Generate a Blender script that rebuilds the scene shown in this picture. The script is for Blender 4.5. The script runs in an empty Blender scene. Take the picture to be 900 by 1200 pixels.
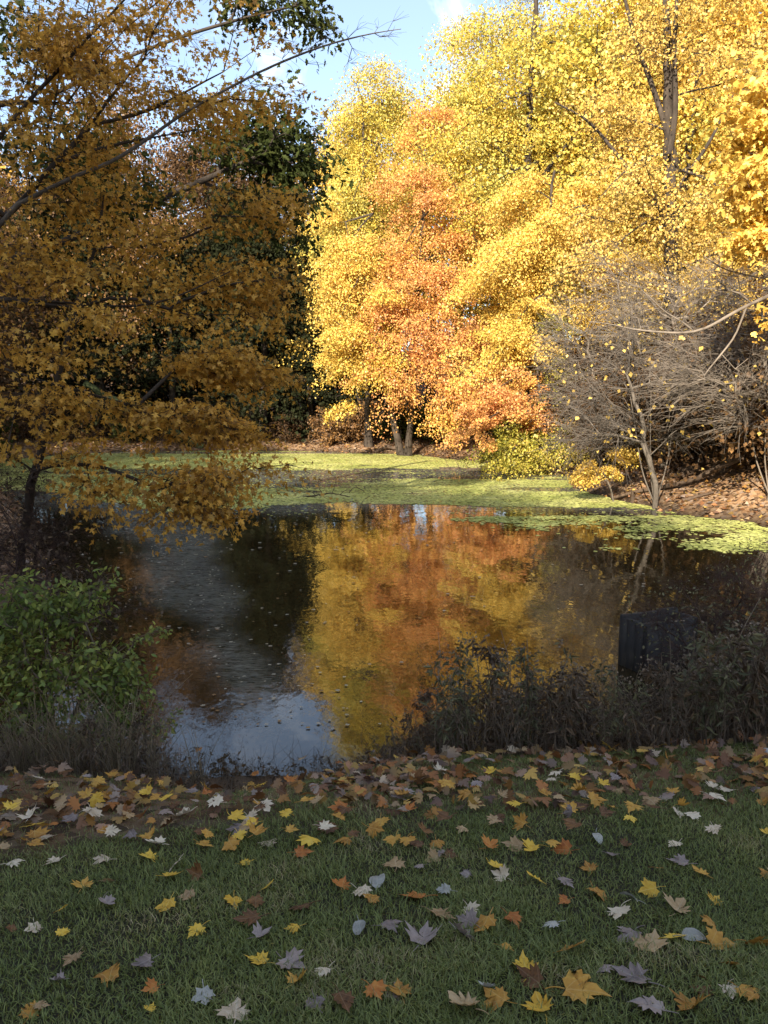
import bpy, math, random
import numpy as np
from math import radians, sin, cos, pi
from mathutils import Vector, Matrix

RS = np.random.RandomState
rng = RS(7)
random.seed(7)
scene = bpy.context.scene
COL = scene.collection

# ------------------------------------------------------------------ camera geometry (pixels of the 900x1200 photograph)
CAM_Z = 2.9
TILT = radians(7.93)
F_PX = 933.3
FWD = np.array([0, cos(TILT), -sin(TILT)])
UPV = np.array([0, sin(TILT), cos(TILT)])
RGT = np.array([1.0, 0, 0])
CAM = np.array([0, 0, CAM_Z])

def ray(px, py):
    return FWD + RGT * ((px - 450) / F_PX) + UPV * ((600 - py) / F_PX)

def at(px, py, Y):
    """world point seen at pixel (px, py), Y metres ahead"""
    d = ray(px, py)
    return CAM + d * (Y / d[1])

def norm(v):
    return v / (np.linalg.norm(v, axis=-1, keepdims=True) + 1e-9)

def sstep(a, b, x):
    t = np.clip((x - a) / (b - a), 0, 1)
    return t * t * (3 - 2 * t)

# value noise for terrain and masks
_tab = RS(3).rand(256, 256)
def vnoise(x, y):
    x = np.asarray(x, float); y = np.asarray(y, float)
    xi = np.floor(x).astype(int); yi = np.floor(y).astype(int)
    fx = x - xi; fy = y - yi
    fx = fx * fx * (3 - 2 * fx); fy = fy * fy * (3 - 2 * fy)
    g = lambda a, b: _tab[a & 255, b & 255]
    return (g(xi, yi) * (1 - fx) + g(xi + 1, yi) * fx) * (1 - fy) + (g(xi, yi + 1) * (1 - fx) + g(xi + 1, yi + 1) * fx) * fy
def fbm(x, y, o=4):
    s = 0; a = .5; t = 0
    for i in range(o):
        s = s + a * vnoise(x * 2 ** i + 17 * i, y * 2 ** i + 31 * i); t += a; a *= .5
    return s / t

# ------------------------------------------------------------------ terrain
#  shore vertex: x, y, bank step, slope near, slope far, cap, width of the step
SHORE = np.array([
    (-3.2, 5.75, 0.62, 0.19, 0.03, 2, 2), (-1, 5.85, 0.62, 0.19, 0.03, 2, 2), (1.2, 6, 0.62, 0.19, 0.03, 2, 2), (2.5, 6.3, 0.62, 0.19, 0.03, 2, 2),
    (3.4, 7.6, 0.42, 0.25, 0.06, 3, 1.4), (4.5, 9.2, 0.35, 0.25, 0.1, 5, 1.4), (6.2, 11.2, 0.2, 0.3, 0.2, 9, 0.65), (8.6, 14.6, 0.1, 0.4, 0.33, 14, 0.65),
    (9.2, 17.8, 0.08, 0.42, 0.34, 15, 0.65), (7.3, 21.5, 0.08, 0.42, 0.34, 15, 0.65), (6.4, 25, 0.08, 0.42, 0.34, 15, 0.65), (7.2, 31, 0.1, 0.36, 0.34, 15, 0.65),
    (5.4, 36.5, 0.1, 0.2, 0.32, 15, 0.65), (1.6, 43.5, 0.1, 0.16, 0.28, 14, 0.65), (-4, 46.2, 0.1, 0.14, 0.22, 12, 0.65), (-10, 47, 0.1, 0.14, 0.2, 10, 0.65),
    (-16, 45.5, 0.12, 0.14, 0.2, 10, 0.65), (-19, 40, 0.15, 0.14, 0.2, 8, 0.65), (-15, 30, 0.2, 0.14, 0.15, 6, 0.65), (-10, 22, 0.25, 0.13, 0.12, 5, 0.65),
    (-7, 16, 0.25, 0.13, 0.1, 4, 0.65), (-5.2, 12, 0.25, 0.13, 0.1, 4, 0.65), (-4.7, 9, 0.3, 0.14, 0.1, 4, 0.65), (-4.2, 7, 0.42, 0.2, 0.06, 3, 1.2)])

def shore_dist(x, y):
    """signed distance to the shoreline, positive on land"""
    P = SHORE[:, :2]; n = len(P)
    x = np.asarray(x, float); y = np.asarray(y, float)
    best = np.full(x.shape, 1e9); inside = np.zeros(x.shape, bool)
    for i in range(n):
        a = P[i]; b = P[(i + 1) % n]; e = b - a
        t = np.clip(((x - a[0]) * e[0] + (y - a[1]) * e[1]) / (e @ e), 0, 1)
        d = np.hypot(x - a[0] - t * e[0], y - a[1] - t * e[1])
        best = np.minimum(best, d)
        c = ((a[1] > y) != (b[1] > y))
        with np.errstate(divide='ignore', invalid='ignore'):
            xi = (b[0] - a[0]) * (y - a[1]) / (b[1] - a[1] + 1e-12) + a[0]
        inside ^= c & (x < xi)
    d = np.where(inside, -best, best)
    return d + (fbm(x * .9, y * .9, 3) - .5) * np.where(y < 8, .25, .9)

def height(x, y):
    x = np.asarray(x, float); y = np.asarray(y, float)
    d = shore_dist(x, y)
    W = 0; acc = [0, 0, 0, 0, 0]
    for v in SHORE:
        w = 1 / ((x - v[0]) ** 2 + (y - v[1]) ** 2 + .4) ** 1.6
        W = W + w
        for k in range(5):
            acc[k] = acc[k] + w * v[2 + k]
    b, s1, s2, cap, sw = [a / W for a in acc]
    land = b * sstep(0, 1, d / sw) + s1 * np.clip(d, 0, 5) + s2 * np.clip(d - 5, 0, None)
    land = np.where(land > cap * .7, cap * .7 + cap * .3 * (1 - np.exp(-(land - cap * .7) / (cap * .3))), land)
    bump = (fbm(x * .6, y * .6, 4) - .5) * .22 * sstep(.3, 3, d) * np.where(y < 6.5, .35, 1.0) + (fbm(x * .07, y * .07, 3) - .5) * 2.0 * sstep(8, 40, d)
    land = land - .20 * np.exp(-((x + .78) / .62) ** 2) * sstep(3.3, 4.5, y) * sstep(6.2, 5.6, y) * sstep(.05, .5, d)
    return np.where(d > 0, land + bump, np.maximum(-.9, d * .5))

def ground_at(px, py):
    """where the sight line through a pixel meets the ground or the water"""
    d = ray(px, py)
    t = np.concatenate([np.linspace(.8, 12, 1200), np.linspace(12, 80, 1500)])
    p = CAM + t[:, None] * d
    h = np.maximum(height(p[:, 0], p[:, 1]), 0)
    k = np.argmax(p[:, 2] < h)
    return np.array([p[k, 0], p[k, 1], h[k]])

# ------------------------------------------------------------------ mesh helpers
def mesh_np(name, V, F, nv, smooth=False):
    """F flat int array of polygon corners, nv corners per polygon (int or array)"""
    me = bpy.data.meshes.new(name)
    V = np.asarray(V, np.float32); F = np.asarray(F, np.int32).ravel()
    me.vertices.add(len(V)); me.vertices.foreach_set('co', V.ravel())
    if np.isscalar(nv):
        n = len(F) // nv
        starts = np.arange(n, dtype=np.int32) * nv
    else:
        nv = np.asarray(nv, np.int32); n = len(nv)
        starts = np.concatenate([[0], np.cumsum(nv)[:-1]]).astype(np.int32)
    me.loops.add(len(F)); me.loops.foreach_set('vertex_index', F)
    me.polygons.add(n); me.polygons.foreach_set('loop_start', starts)
    if smooth:
        me.polygons.foreach_set('use_smooth', np.ones(n, bool))
    me.update(calc_edges=True)
    return me

class MB:
    """collects polygons, links them as ONE mesh object"""
    def __init__(s):
        s.V = []; s.F = []; s.N = []; s.n = 0
    def add(s, V, F, nv):
        V = np.asarray(V, float).reshape(-1, 3); F = np.asarray(F, int).ravel()
        s.V.append(V); s.F.append(F + s.n)
        s.N.append(np.full(len(F) // nv, nv) if np.isscalar(nv) else np.asarray(nv))
        s.n += len(V)
    def tube(s, P, R, k=6, cap=True):
        P = np.asarray(P, float); m = len(P)
        R = np.broadcast_to(np.asarray(R, float), (m,))
        T = norm(np.gradient(P, axis=0))
        ref = np.array([.31, .17, .93]) if abs(T[0, 2]) < .8 else np.array([.9, .3, .1])
        A = norm(np.cross(T, ref)); B = np.cross(T, A)
        a = np.arange(k) * 2 * pi / k
        V = P[:, None] + R[:, None, None] * (np.cos(a)[None, :, None] * A[:, None] + np.sin(a)[None, :, None] * B[:, None])
        i = np.arange(m - 1)[:, None] * k; j = np.arange(k)[None]; j2 = (j + 1) % k
        F = np.stack([i + j, i + j2, i + k + j2, i + k + j], -1).reshape(-1)
        s.add(V.reshape(-1, 3), F, 4)
        if cap and k > 3:
            s.add(V[-1], np.arange(k), k); s.add(V[0], np.arange(k)[::-1], k)
    def twigs(s, A, B, C, ra, rc):
        """many two-segment three-sided twigs at once"""
        A, B, C = [np.asarray(q, float).reshape(-1, 3) for q in (A, B, C)]
        n = len(A)
        if n == 0: return
        T = norm(C - A); X = norm(np.cross(T, np.array([.3, .2, .93]))); Y = np.cross(T, X)
        a = np.arange(3) * 2 * pi / 3
        off = np.cos(a)[None, :, None] * X[:, None] + np.sin(a)[None, :, None] * Y[:, None]
        ra = np.broadcast_to(np.asarray(ra, float), (n,)); rc = np.broadcast_to(np.asarray(rc, float), (n,))
        V = np.concatenate([A[:, None] + off * ra[:, None, None], B[:, None] + off * ((ra + rc) / 2)[:, None, None], C[:, None] + off * rc[:, None, None]], 1)
        f = []
        for q in (0, 3):
            for j in range(3):
                f.append([q + j, q + (j + 1) % 3, q + 3 + (j + 1) % 3, q + 3 + j])
        F = np.arange(n)[:, None, None] * 9 + np.array(f)[None]
        s.add(V.reshape(-1, 3), F.ravel(), 4)
    def cards(s, tv, tf, P, M, S):
        """instances of a template leaf (tv verts, tf triangles or quads) at P with rotations M (columns) and sizes S"""
        n = len(P)
        if n == 0: return
        V = np.einsum('nij,vj->nvi', M, tv) * np.asarray(S).reshape(-1, 1, 1) + P[:, None]
        tf = np.asarray(tf); F = np.arange(n)[:, None, None] * len(tv) + tf[None]
        s.add(V.reshape(-1, 3), F.ravel(), tf.shape[1])
    def box(s, lo, hi):
        x0, y0, z0 = lo; x1, y1, z1 = hi
        V = [(x0, y0, z0), (x1, y0, z0), (x1, y1, z0), (x0, y1, z0), (x0, y0, z1), (x1, y0, z1), (x1, y1, z1), (x0, y1, z1)]
        s.add(V, [0, 3, 2, 1, 4, 5, 6, 7, 0, 1, 5, 4, 1, 2, 6, 5, 2, 3, 7, 6, 3, 0, 4, 7], 4)
    def mesh(s, name, smooth=False):
        return mesh_np(name, np.concatenate(s.V), np.concatenate(s.F), np.concatenate(s.N), smooth)
    def build(s, name, mat, parent=None, smooth=False):
        if not s.V: return None
        return link(name, s.mesh(name, smooth), mat, parent)

def link(name, me, mat=None, parent=None):
    o = bpy.data.objects.new(name, me); COL.objects.link(o)
    if mat is not None and len(me.materials) == 0:
        me.materials.append(mat)
    if parent is not None: o.parent = parent
    return o

def tag(o, label=None, cat=None, group=None, kind=None):
    if label: o['label'] = label
    if cat: o['category'] = cat
    if group: o['group'] = group
    if kind: o['kind'] = kind
    return o

def empty(name, loc, label, cat, group=None):
    o = bpy.data.objects.new(name, None); COL.objects.link(o)
    o.location = loc; o.empty_display_size = .2
    return tag(o, label, cat, group)

def copy_thing(src, loc, rz=0, sc=1.0, label=None, mats=None, group=None, squash=1.0):
    r = src.copy(); COL.objects.link(r)
    r.location = loc; r.rotation_euler = (0, 0, rz); r.scale = (sc, sc, sc * squash)
    if label: r['label'] = label
    if group: r['group'] = group
    for ch in list(src.children):
        c = ch.copy(); COL.objects.link(c); c.parent = r
        base = ch.name.split('.')[0]
        if mats and base in mats:
            c.material_slots[0].link = 'OBJECT'; c.material_slots[0].material = mats[base]
    return r

# ------------------------------------------------------------------ materials
def new_mat(name):
    m = bpy.data.materials.new(name); m.use_nodes = True
    nt = m.node_tree; nt.nodes.clear()
    out = nt.nodes.new('ShaderNodeOutputMaterial')
    return m, nt, out

def ramp(nt, cols, pos=None):
    r = nt.nodes.new('ShaderNodeValToRGB'); cr = r.color_ramp
    n = len(cols); pos = pos or [i / (n - 1) for i in range(n)]
    while len(cr.elements) < n: cr.elements.new(.5)
    for e, p, c in zip(cr.elements, pos, cols):
        e.position = p; e.color = (*c, 1)
    return r

def math_node(nt, op, a, b=None, c=None):
    n = nt.nodes.new('ShaderNodeMath'); n.operation = op
    for i, v in enumerate((a, b, c)):
        if v is None: continue
        if isinstance(v, (int, float)): n.inputs[i].default_value = v
        else: nt.links.new(v, n.inputs[i])
    return n.outputs[0]

def noise(nt, scale, detail=3, vec=None, rough=.55):
    n = nt.nodes.new('ShaderNodeTexNoise'); n.inputs['Scale'].default_value = scale
    n.inputs['Detail'].default_value = detail; n.inputs['Roughness'].default_value = rough
    if vec is not None: nt.links.new(vec, n.inputs['Vector'])
    return n

def leaf_mat(name, cols, pos=None, trans=.38, patch=.45, patch_scale=.22, gloss=.02, veins=False):
    """leaves: every leaf its own shade of the ramp, shades drifting in patches through the crown"""
    m, nt, out = new_mat(name)
    geo = nt.nodes.new('ShaderNodeNewGeometry')
    tc = nt.nodes.new('ShaderNodeTexCoord')
    nz = noise(nt, patch_scale, 2, tc.outputs['Object'])
    nzc = math_node(nt, 'MULTIPLY_ADD', nz.outputs['Fac'], 2.6, -.8)
    a = math_node(nt, 'MULTIPLY', geo.outputs['Random Per Island'], 1 - patch)
    f = math_node(nt, 'MULTIPLY_ADD', nzc, patch, a)
    r = ramp(nt, cols, pos); nt.links.new(f, r.inputs[0])
    hsv = nt.nodes.new('ShaderNodeHueSaturation')
    wn = nt.nodes.new('ShaderNodeTexWhiteNoise'); wn.noise_dimensions = '1D'
    nt.links.new(math_node(nt, 'MULTIPLY', geo.outputs['Random Per Island'], 531.7), wn.inputs['W'])
    nt.links.new(math_node(nt, 'MULTIPLY_ADD', wn.outputs['Value'], .7, .65), hsv.inputs['Value'])
    nt.links.new(r.outputs[0], hsv.inputs['Color'])
    col = hsv.outputs[0]
    if veins:
        n2 = noise(nt, 45, 3, tc.outputs['Object'])
        mx = nt.nodes.new('ShaderNodeMix'); mx.data_type = 'RGBA'; mx.blend_type = 'MULTIPLY'
        r2 = ramp(nt, [(.62, .55, .5), (1.1, 1.1, 1.1)], [.35, .62]); nt.links.new(n2.outputs['Fac'], r2.inputs[0])
        mx.inputs[0].default_value = .8
        nt.links.new(col, mx.inputs[6]); nt.links.new(r2.outputs[0], mx.inputs[7]); col = mx.outputs[2]
    d = nt.nodes.new('ShaderNodeBsdfDiffuse'); t = nt.nodes.new('ShaderNodeBsdfTranslucent')
    g = nt.nodes.new('ShaderNodeBsdfGlossy'); g.inputs['Roughness'].default_value = .45
    for q in (d, t): nt.links.new(col, q.inputs['Color'])
    m1 = nt.nodes.new('ShaderNodeMixShader'); m1.inputs[0].default_value = trans
    nt.links.new(d.outputs[0], m1.inputs[1]); nt.links.new(t.outputs[0], m1.inputs[2])
    m2 = nt.nodes.new('ShaderNodeMixShader'); m2.inputs[0].default_value = gloss
    nt.links.new(m1.outputs[0], m2.inputs[1]); nt.links.new(g.outputs[0], m2.inputs[2])
    nt.links.new(m2.outputs[0], out.inputs[0])
    return m

def bark_mat(name, c0, c1, scale=9, bump=.5):
    m, nt, out = new_mat(name)
    tc = nt.nodes.new('ShaderNodeTexCoord')
    mp = nt.nodes.new('ShaderNodeMapping'); mp.inputs['Scale'].default_value = (1, 1, .28)
    nt.links.new(tc.outputs['Object'], mp.inputs[0])
    n = noise(nt, scale, 6, mp.outputs[0], .65)
    n2 = noise(nt, scale * .25, 2, tc.outputs['Object'])
    r = ramp(nt, [c0, c1], [.35, .68])
    s = math_node(nt, 'MULTIPLY_ADD', n2.outputs['Fac'], .4, math_node(nt, 'MULTIPLY', n.outputs['Fac'], .6))
    nt.links.new(s, r.inputs[0])
    b = nt.nodes.new('ShaderNodeBsdfPrincipled'); b.inputs['Roughness'].default_value = .9
    b.inputs['Specular IOR Level'].default_value = .2
    nt.links.new(r.outputs[0], b.inputs['Base Color'])
    bp = nt.nodes.new('ShaderNodeBump'); bp.inputs['Strength'].default_value = bump; bp.inputs['Distance'].default_value = .03
    nt.links.new(n.outputs['Fac'], bp.inputs['Height']); nt.links.new(bp.outputs[0], b.inputs['Normal'])
    nt.links.new(b.outputs[0], out.inputs[0])
    return m

Y_ = (.74, .54, .13); G_ = (.70, .42, .08); O_ = (.66, .30, .10); R_ = (.54, .19, .08); YG = (.52, .47, .12); GR = (.18, .21, .05); TN = (.36, .22, .09)
LM = {
    'gold': leaf_mat('gold_leaf', [(.56, .30, .06), G_, Y_, (.70, .48, .08)]),
    'yellow': leaf_mat('yellow_leaf', [(.46, .33, .06), (.64, .42, .08), Y_, (.74, .45, .10)]),
    'yellowgreen': leaf_mat('yellow_green_leaf', [(.20, .22, .04), YG, (.60, .43, .06), Y_], trans=.4),
    'orange': leaf_mat('orange_leaf', [R_, (.60, .27, .10), (.66, .33, .11), (.66, .36, .10), G_, Y_], patch=.55),
    'lime': leaf_mat('lime_leaf', [GR, (.34, .30, .04), Y_], trans=.42),
    'straw': leaf_mat('pale_yellow_leaf', [(.45, .32, .10), (.62, .42, .10), (.72, .52, .16)]),
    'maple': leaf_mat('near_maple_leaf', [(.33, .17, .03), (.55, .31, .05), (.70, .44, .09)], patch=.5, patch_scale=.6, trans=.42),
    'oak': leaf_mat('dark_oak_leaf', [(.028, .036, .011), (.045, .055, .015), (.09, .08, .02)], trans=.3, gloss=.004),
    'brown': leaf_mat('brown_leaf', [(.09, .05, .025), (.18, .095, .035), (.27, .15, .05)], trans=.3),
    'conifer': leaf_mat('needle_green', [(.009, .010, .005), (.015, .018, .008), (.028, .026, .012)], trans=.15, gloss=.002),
    'shade_brown': leaf_mat('shade_brown_leaf', [(.035, .022, .014), (.07, .04, .02), (.12, .065, .025)], trans=.25, gloss=.004),  # dark brown that puts shade into the leaf colour of dim crowns
    'shrub': leaf_mat('shrub_green_leaf', [(.07, .11, .025), (.13, .18, .04), (.22, .25, .055), (.40, .37, .08)], trans=.35, patch_scale=2.0),
    'drytint': leaf_mat('withered_leaf', [(.045, .032, .022), (.095, .065, .042), (.18, .12, .06)], trans=.2, patch_scale=3),
    'weedgreen': leaf_mat('weed_green_leaf', [(.075, .085, .045), (.13, .13, .07), (.20, .17, .08)], trans=.3, patch_scale=3),
}
BK = {
    'grey': bark_mat('grey_bark', (.055, .045, .035), (.16, .135, .11)),
    'dark': bark_mat('dark_bark', (.022, .017, .013), (.075, .058, .044)),
    'pale': bark_mat('pale_bark', (.16, .13, .10), (.42, .36, .29)),
    'twig': bark_mat('thicket_bark', (.085, .068, .052), (.25, .205, .16), 5),
    'bramble': bark_mat('bramble_bark', (.030, .018, .015), (.085, .055, .045), 20),
    'stalk': bark_mat('dry_stalk', (.07, .055, .04), (.21, .165, .12), 20),
    'straw': bark_mat('straw_stalk', (.13, .10, .06), (.29, .23, .14), 20),
    'log': bark_mat('log_bark', (.03, .021, .015), (.11, .075, .05)),
}

# ------------------------------------------------------------------ leaf templates (x across, y along the midrib, z up)
def star_leaf(out, curl=.25, fold=.15):
    P = np.array(out, float)
    r = np.hypot(P[:, 0], P[:, 1] - .4)
    z = -curl * r ** 2 + fold * np.abs(P[:, 0])
    V = np.vstack([[(0, .4, 0)], np.column_stack([P, z])])
    n = len(P)
    F = [(0, i + 1, (i + 1) % n + 1) for i in range(n)]
    return V, np.array(F)
_half = [(.06, .02), (.22, -.06), (.26, .10), (.48, .12), (.40, .26), (.56, .44), (.36, .44), (.40, .62), (.30, .60), (.17, .50), (.20, .70), (.10, .78)]
MAPLE_OUT = [(0, 1.0)] + [(-x, y) for x, y in _half[::-1]] + [(x, y) for x, y in _half]
_h2 = [(.22, -.03), (.48, .14), (.30, .30), (.52, .52), (.16, .52), (.18, .78)]
MAPLE_LOW = [(0, 1.0)] + [(-x, y) for x, y in _h2[::-1]] + [(x, y) for x, y in _h2]
T_MAPLE = star_leaf(MAPLE_LOW, .5, .25)
_h3 = [(.04, .02), (.32, -.06), (.17, .18), (.36, .27), (.62, .44), (.40, .50), (.15, .50), (.21, .72)]
T_MAPLE_FINE = star_leaf([(0, 1.08)] + [(-x, y) for x, y in _h3[::-1]] + _h3, .35, .2)
T_KITE = (np.array([(0, 0, 0), (.42, .45, .10), (0, 1, -.12), (-.42, .45, .10)]), np.array([(0, 1, 2, 3)]))
T_OVAL = (np.array([(0, 0, 0), (.22, .25, .06), (.24, .6, .05), (0, 1, -.08), (-.24, .6, .05), (-.22, .25, .06)]), np.array([(0, 1, 2, 3), (0, 3, 4, 5)]))
T_DRY = (np.array([(0, 0, 0), (.13, .35, .08), (.10, .7, -.06), (0, 1, -.30), (-.10, .7, -.02), (-.13, .35, .10)]), np.array([(0, 1, 2, 3), (0, 3, 4, 5)]))
T_NARROW = (np.array([(0, 0, 0), (.10, .4, .05), (0, 1, -.15), (-.10, .4, .05)]), np.array([(0, 1, 2, 3)]))
T_OAK = star_leaf([(0, 1), (-.16, .84), (-.12, .74), (-.3, .62), (-.16, .5), (-.26, .3), (-.08, .2), (-.04, 0), (.04, 0), (.08, .2), (.26, .3), (.16, .5), (.3, .62), (.12, .74), (.16, .84)], .3, .2)

def frames(tan, nrm):
    """rotation matrices with y along tan and z near nrm"""
    y = norm(tan); x = norm(np.cross(y, nrm)); z = np.cross(x, y)
    return np.stack([x, y, z], -1)

# ------------------------------------------------------------------ growing trees
class Skel:
    def __init__(s):
        s.P = np.zeros((60000, 3)); s.par = np.full(60000, -1); s.len = np.zeros(60000); s.limb = np.zeros(60000, int); s.rmin = np.zeros(60000); s.n = 0; s.ends = []
    def node(s, p, par, limb, rmin=0):
        i = s.n; s.n += 1
        s.P[i] = p; s.par[i] = par; s.limb[i] = limb; s.rmin[i] = rmin
        s.len[i] = 0 if par < 0 else s.len[par] + np.linalg.norm(p - s.P[par])
        return i

def resample(P, seg):
    P = np.asarray(P, float)
    d = np.concatenate([[0], np.cumsum(np.linalg.norm(np.diff(P, axis=0), axis=1))])
    m = max(3, int(d[-1] / seg) + 1); u = np.linspace(0, d[-1], m)
    Q = np.column_stack([np.interp(u, d, P[:, k]) for k in range(3)])
    for _ in range(2):
        Q[1:-1] = .25 * Q[:-2] + .5 * Q[1:-1] + .25 * Q[2:]
    return Q, u / d[-1]

def grow(trunk, rt, limbs, attr, r, seg=.5, bal=.35, wob=.09, sag=.0, own_limb_min=6, max_r=.35):
    """trunk: points; rt: (base radius, top radius); limbs: [(points, r0, r1)]; attr: spray centres that branches grow to"""
    S = Skel()
    Q, u = resample(trunk, seg)
    Q[1:-1] += r.normal(0, wob * .25, (len(Q) - 2, 3)) * np.array([1, 1, .2])
    p = -1; trunk_ids = []
    for q, t in zip(Q, u):
        p = S.node(q, p, 0, rt[0] * (1 - t) + rt[1] * t + rt[0] * .5 * max(0, 1 - t * 9) ** 2); trunk_ids.append(p)
    S.len[:S.n] *= .25                     # travel along the trunk is cheap
    nl = 0
    for L, r0, r1 in limbs:
        Q, u = resample(L, seg * .6); nl += 1
        d = np.linalg.norm(S.P[:S.n] - Q[0], axis=1); k = int(np.argmin(d))
        base = k; lid = nl if S.limb[k] == 0 else S.limb[k]
        if d[k] > seg:
            m = int(d[k] / seg)
            for j in range(1, m + 1):
                base = S.node(S.P[k] + (Q[0] - S.P[k]) * j / (m + 1), base, lid, r0)
        for q, t in zip(Q, u):
            base = S.node(q, base, lid, r0 * (1 - t) + r1 * t)
        S.ends.append(base)
    order = np.argsort(np.min(np.linalg.norm(attr[:, None] - S.P[None, :S.n], axis=2), axis=1)) if len(attr) else []
    spray_node = np.zeros(len(attr), int)
    for ai in order:
        a = attr[ai]; D = S.P[:S.n] - a
        d = np.linalg.norm(D, axis=1)
        hd = np.hypot(D[:, 0], D[:, 1])
        cost = d + bal * S.len[:S.n] + .6 * np.clip(D[:, 2] + .1 * hd, 0, None)
        cost[0:2] += 4
        k = int(np.argmin(cost)); dist = d[k]
        lid = S.limb[k]
        if lid == 0:
            nl += 1; lid = nl
        m = max(1, int(dist / seg)); a0 = S.P[k]
        pd = norm(a0 - S.P[S.par[k]]) if S.par[k] >= 0 else np.array([0, 0, 1.0])
        c = a0 + (a - a0) * .45 + pd * dist * .16 + np.array([0, 0, sag * dist]) + r.normal(0, wob, 3) * dist
        b = k
        for j in range(1, m + 1):
            t = j / m
            q = (1 - t) ** 2 * a0 + 2 * t * (1 - t) * c + t * t * a
            if j < m: q = q + r.normal(0, wob * .35 * seg, 3)
            b = S.node(q, b, lid)
        spray_node[ai] = b
    n = S.n
    cnt = np.zeros(n)
    cnt[spray_node] += 1
    for e in S.ends: cnt[e] += 1
    for i in range(n - 1, 0, -1):
        cnt[S.par[i]] += cnt[i]
    S.cnt = cnt; S.spray = spray_node; S.nl = nl
    return S

def skel_tubes(S, rtip, own_min, maxlimbs=100):
    """trunk MB and {limb id: MB}"""
    n = S.n
    rad = np.maximum(S.rmin[:n], rtip * np.maximum(S.cnt, 1) ** .47)
    for i in range(1, n):
        rad[i] = min(rad[i], max(rad[S.par[i]], S.rmin[i]))
    kids = [[] for _ in range(n)]
    for i in range(1, n): kids[S.par[i]].append(i)
    size = {}
    for i in range(1, n):
        if S.limb[i] and S.limb[S.par[i]] == 0: size[S.limb[i]] = max(size.get(S.limb[i], 0), S.cnt[i])
    own = sorted([l for l in size if size[l] >= own_min], key=lambda l: -size[l])[:maxlimbs]
    mbs = {0: MB()}
    for l in own: mbs[l] = MB()
    key = lambda l: l if l in mbs else 0
    stack = [(0, None)]
    while stack:
        st, par = stack.pop()
        ch = [st]; i = st
        while kids[i]:
            ks = sorted(kids[i], key=lambda q: -rad[q] - (10 if S.limb[q] == S.limb[i] and S.rmin[q] > 0 else 0))
            for q in ks[1:]: stack.append((q, i))
            i = ks[0]; ch.append(i)
        P = S.P[ch]; R = rad[ch]
        if par is not None:
            P = np.vstack([S.P[par], P]); R = np.concatenate([[min(R[0] * 1.15, rad[par])], R])
        if len(P) < 2: continue
        k = 9 if R[0] > .09 else 6 if R[0] > .03 else 4 if R[0] > .012 else 3
        mbs[key(S.limb[ch[0]])].tube(P, R, k, cap=R[0] > .03)
    return mbs, key, rad

def blob_points(blobs, r, clump=0):
    """blobs: (px, py, rx_px, ry_px, Y, ry_depth, count) -> spray centres"""
    out = []
    for px, py, rx, ry, Y, dy, n in blobs:
        c = at(px, py, Y); s = Y / F_PX
        m = n if not clump else max(2, int(round(n / clump)))
        v = norm(r.normal(0, 1, (m, 3))) * (r.rand(m, 1) ** (1 / 2.3))
        if clump:
            v = v[r.randint(0, m, n)] + r.normal(0, .19, (n, 3)) * np.array([1.1, 1, .95])
        out.append(c + v * np.array([rx * s, dy, ry * s]))
    return np.vstack(out)

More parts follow.
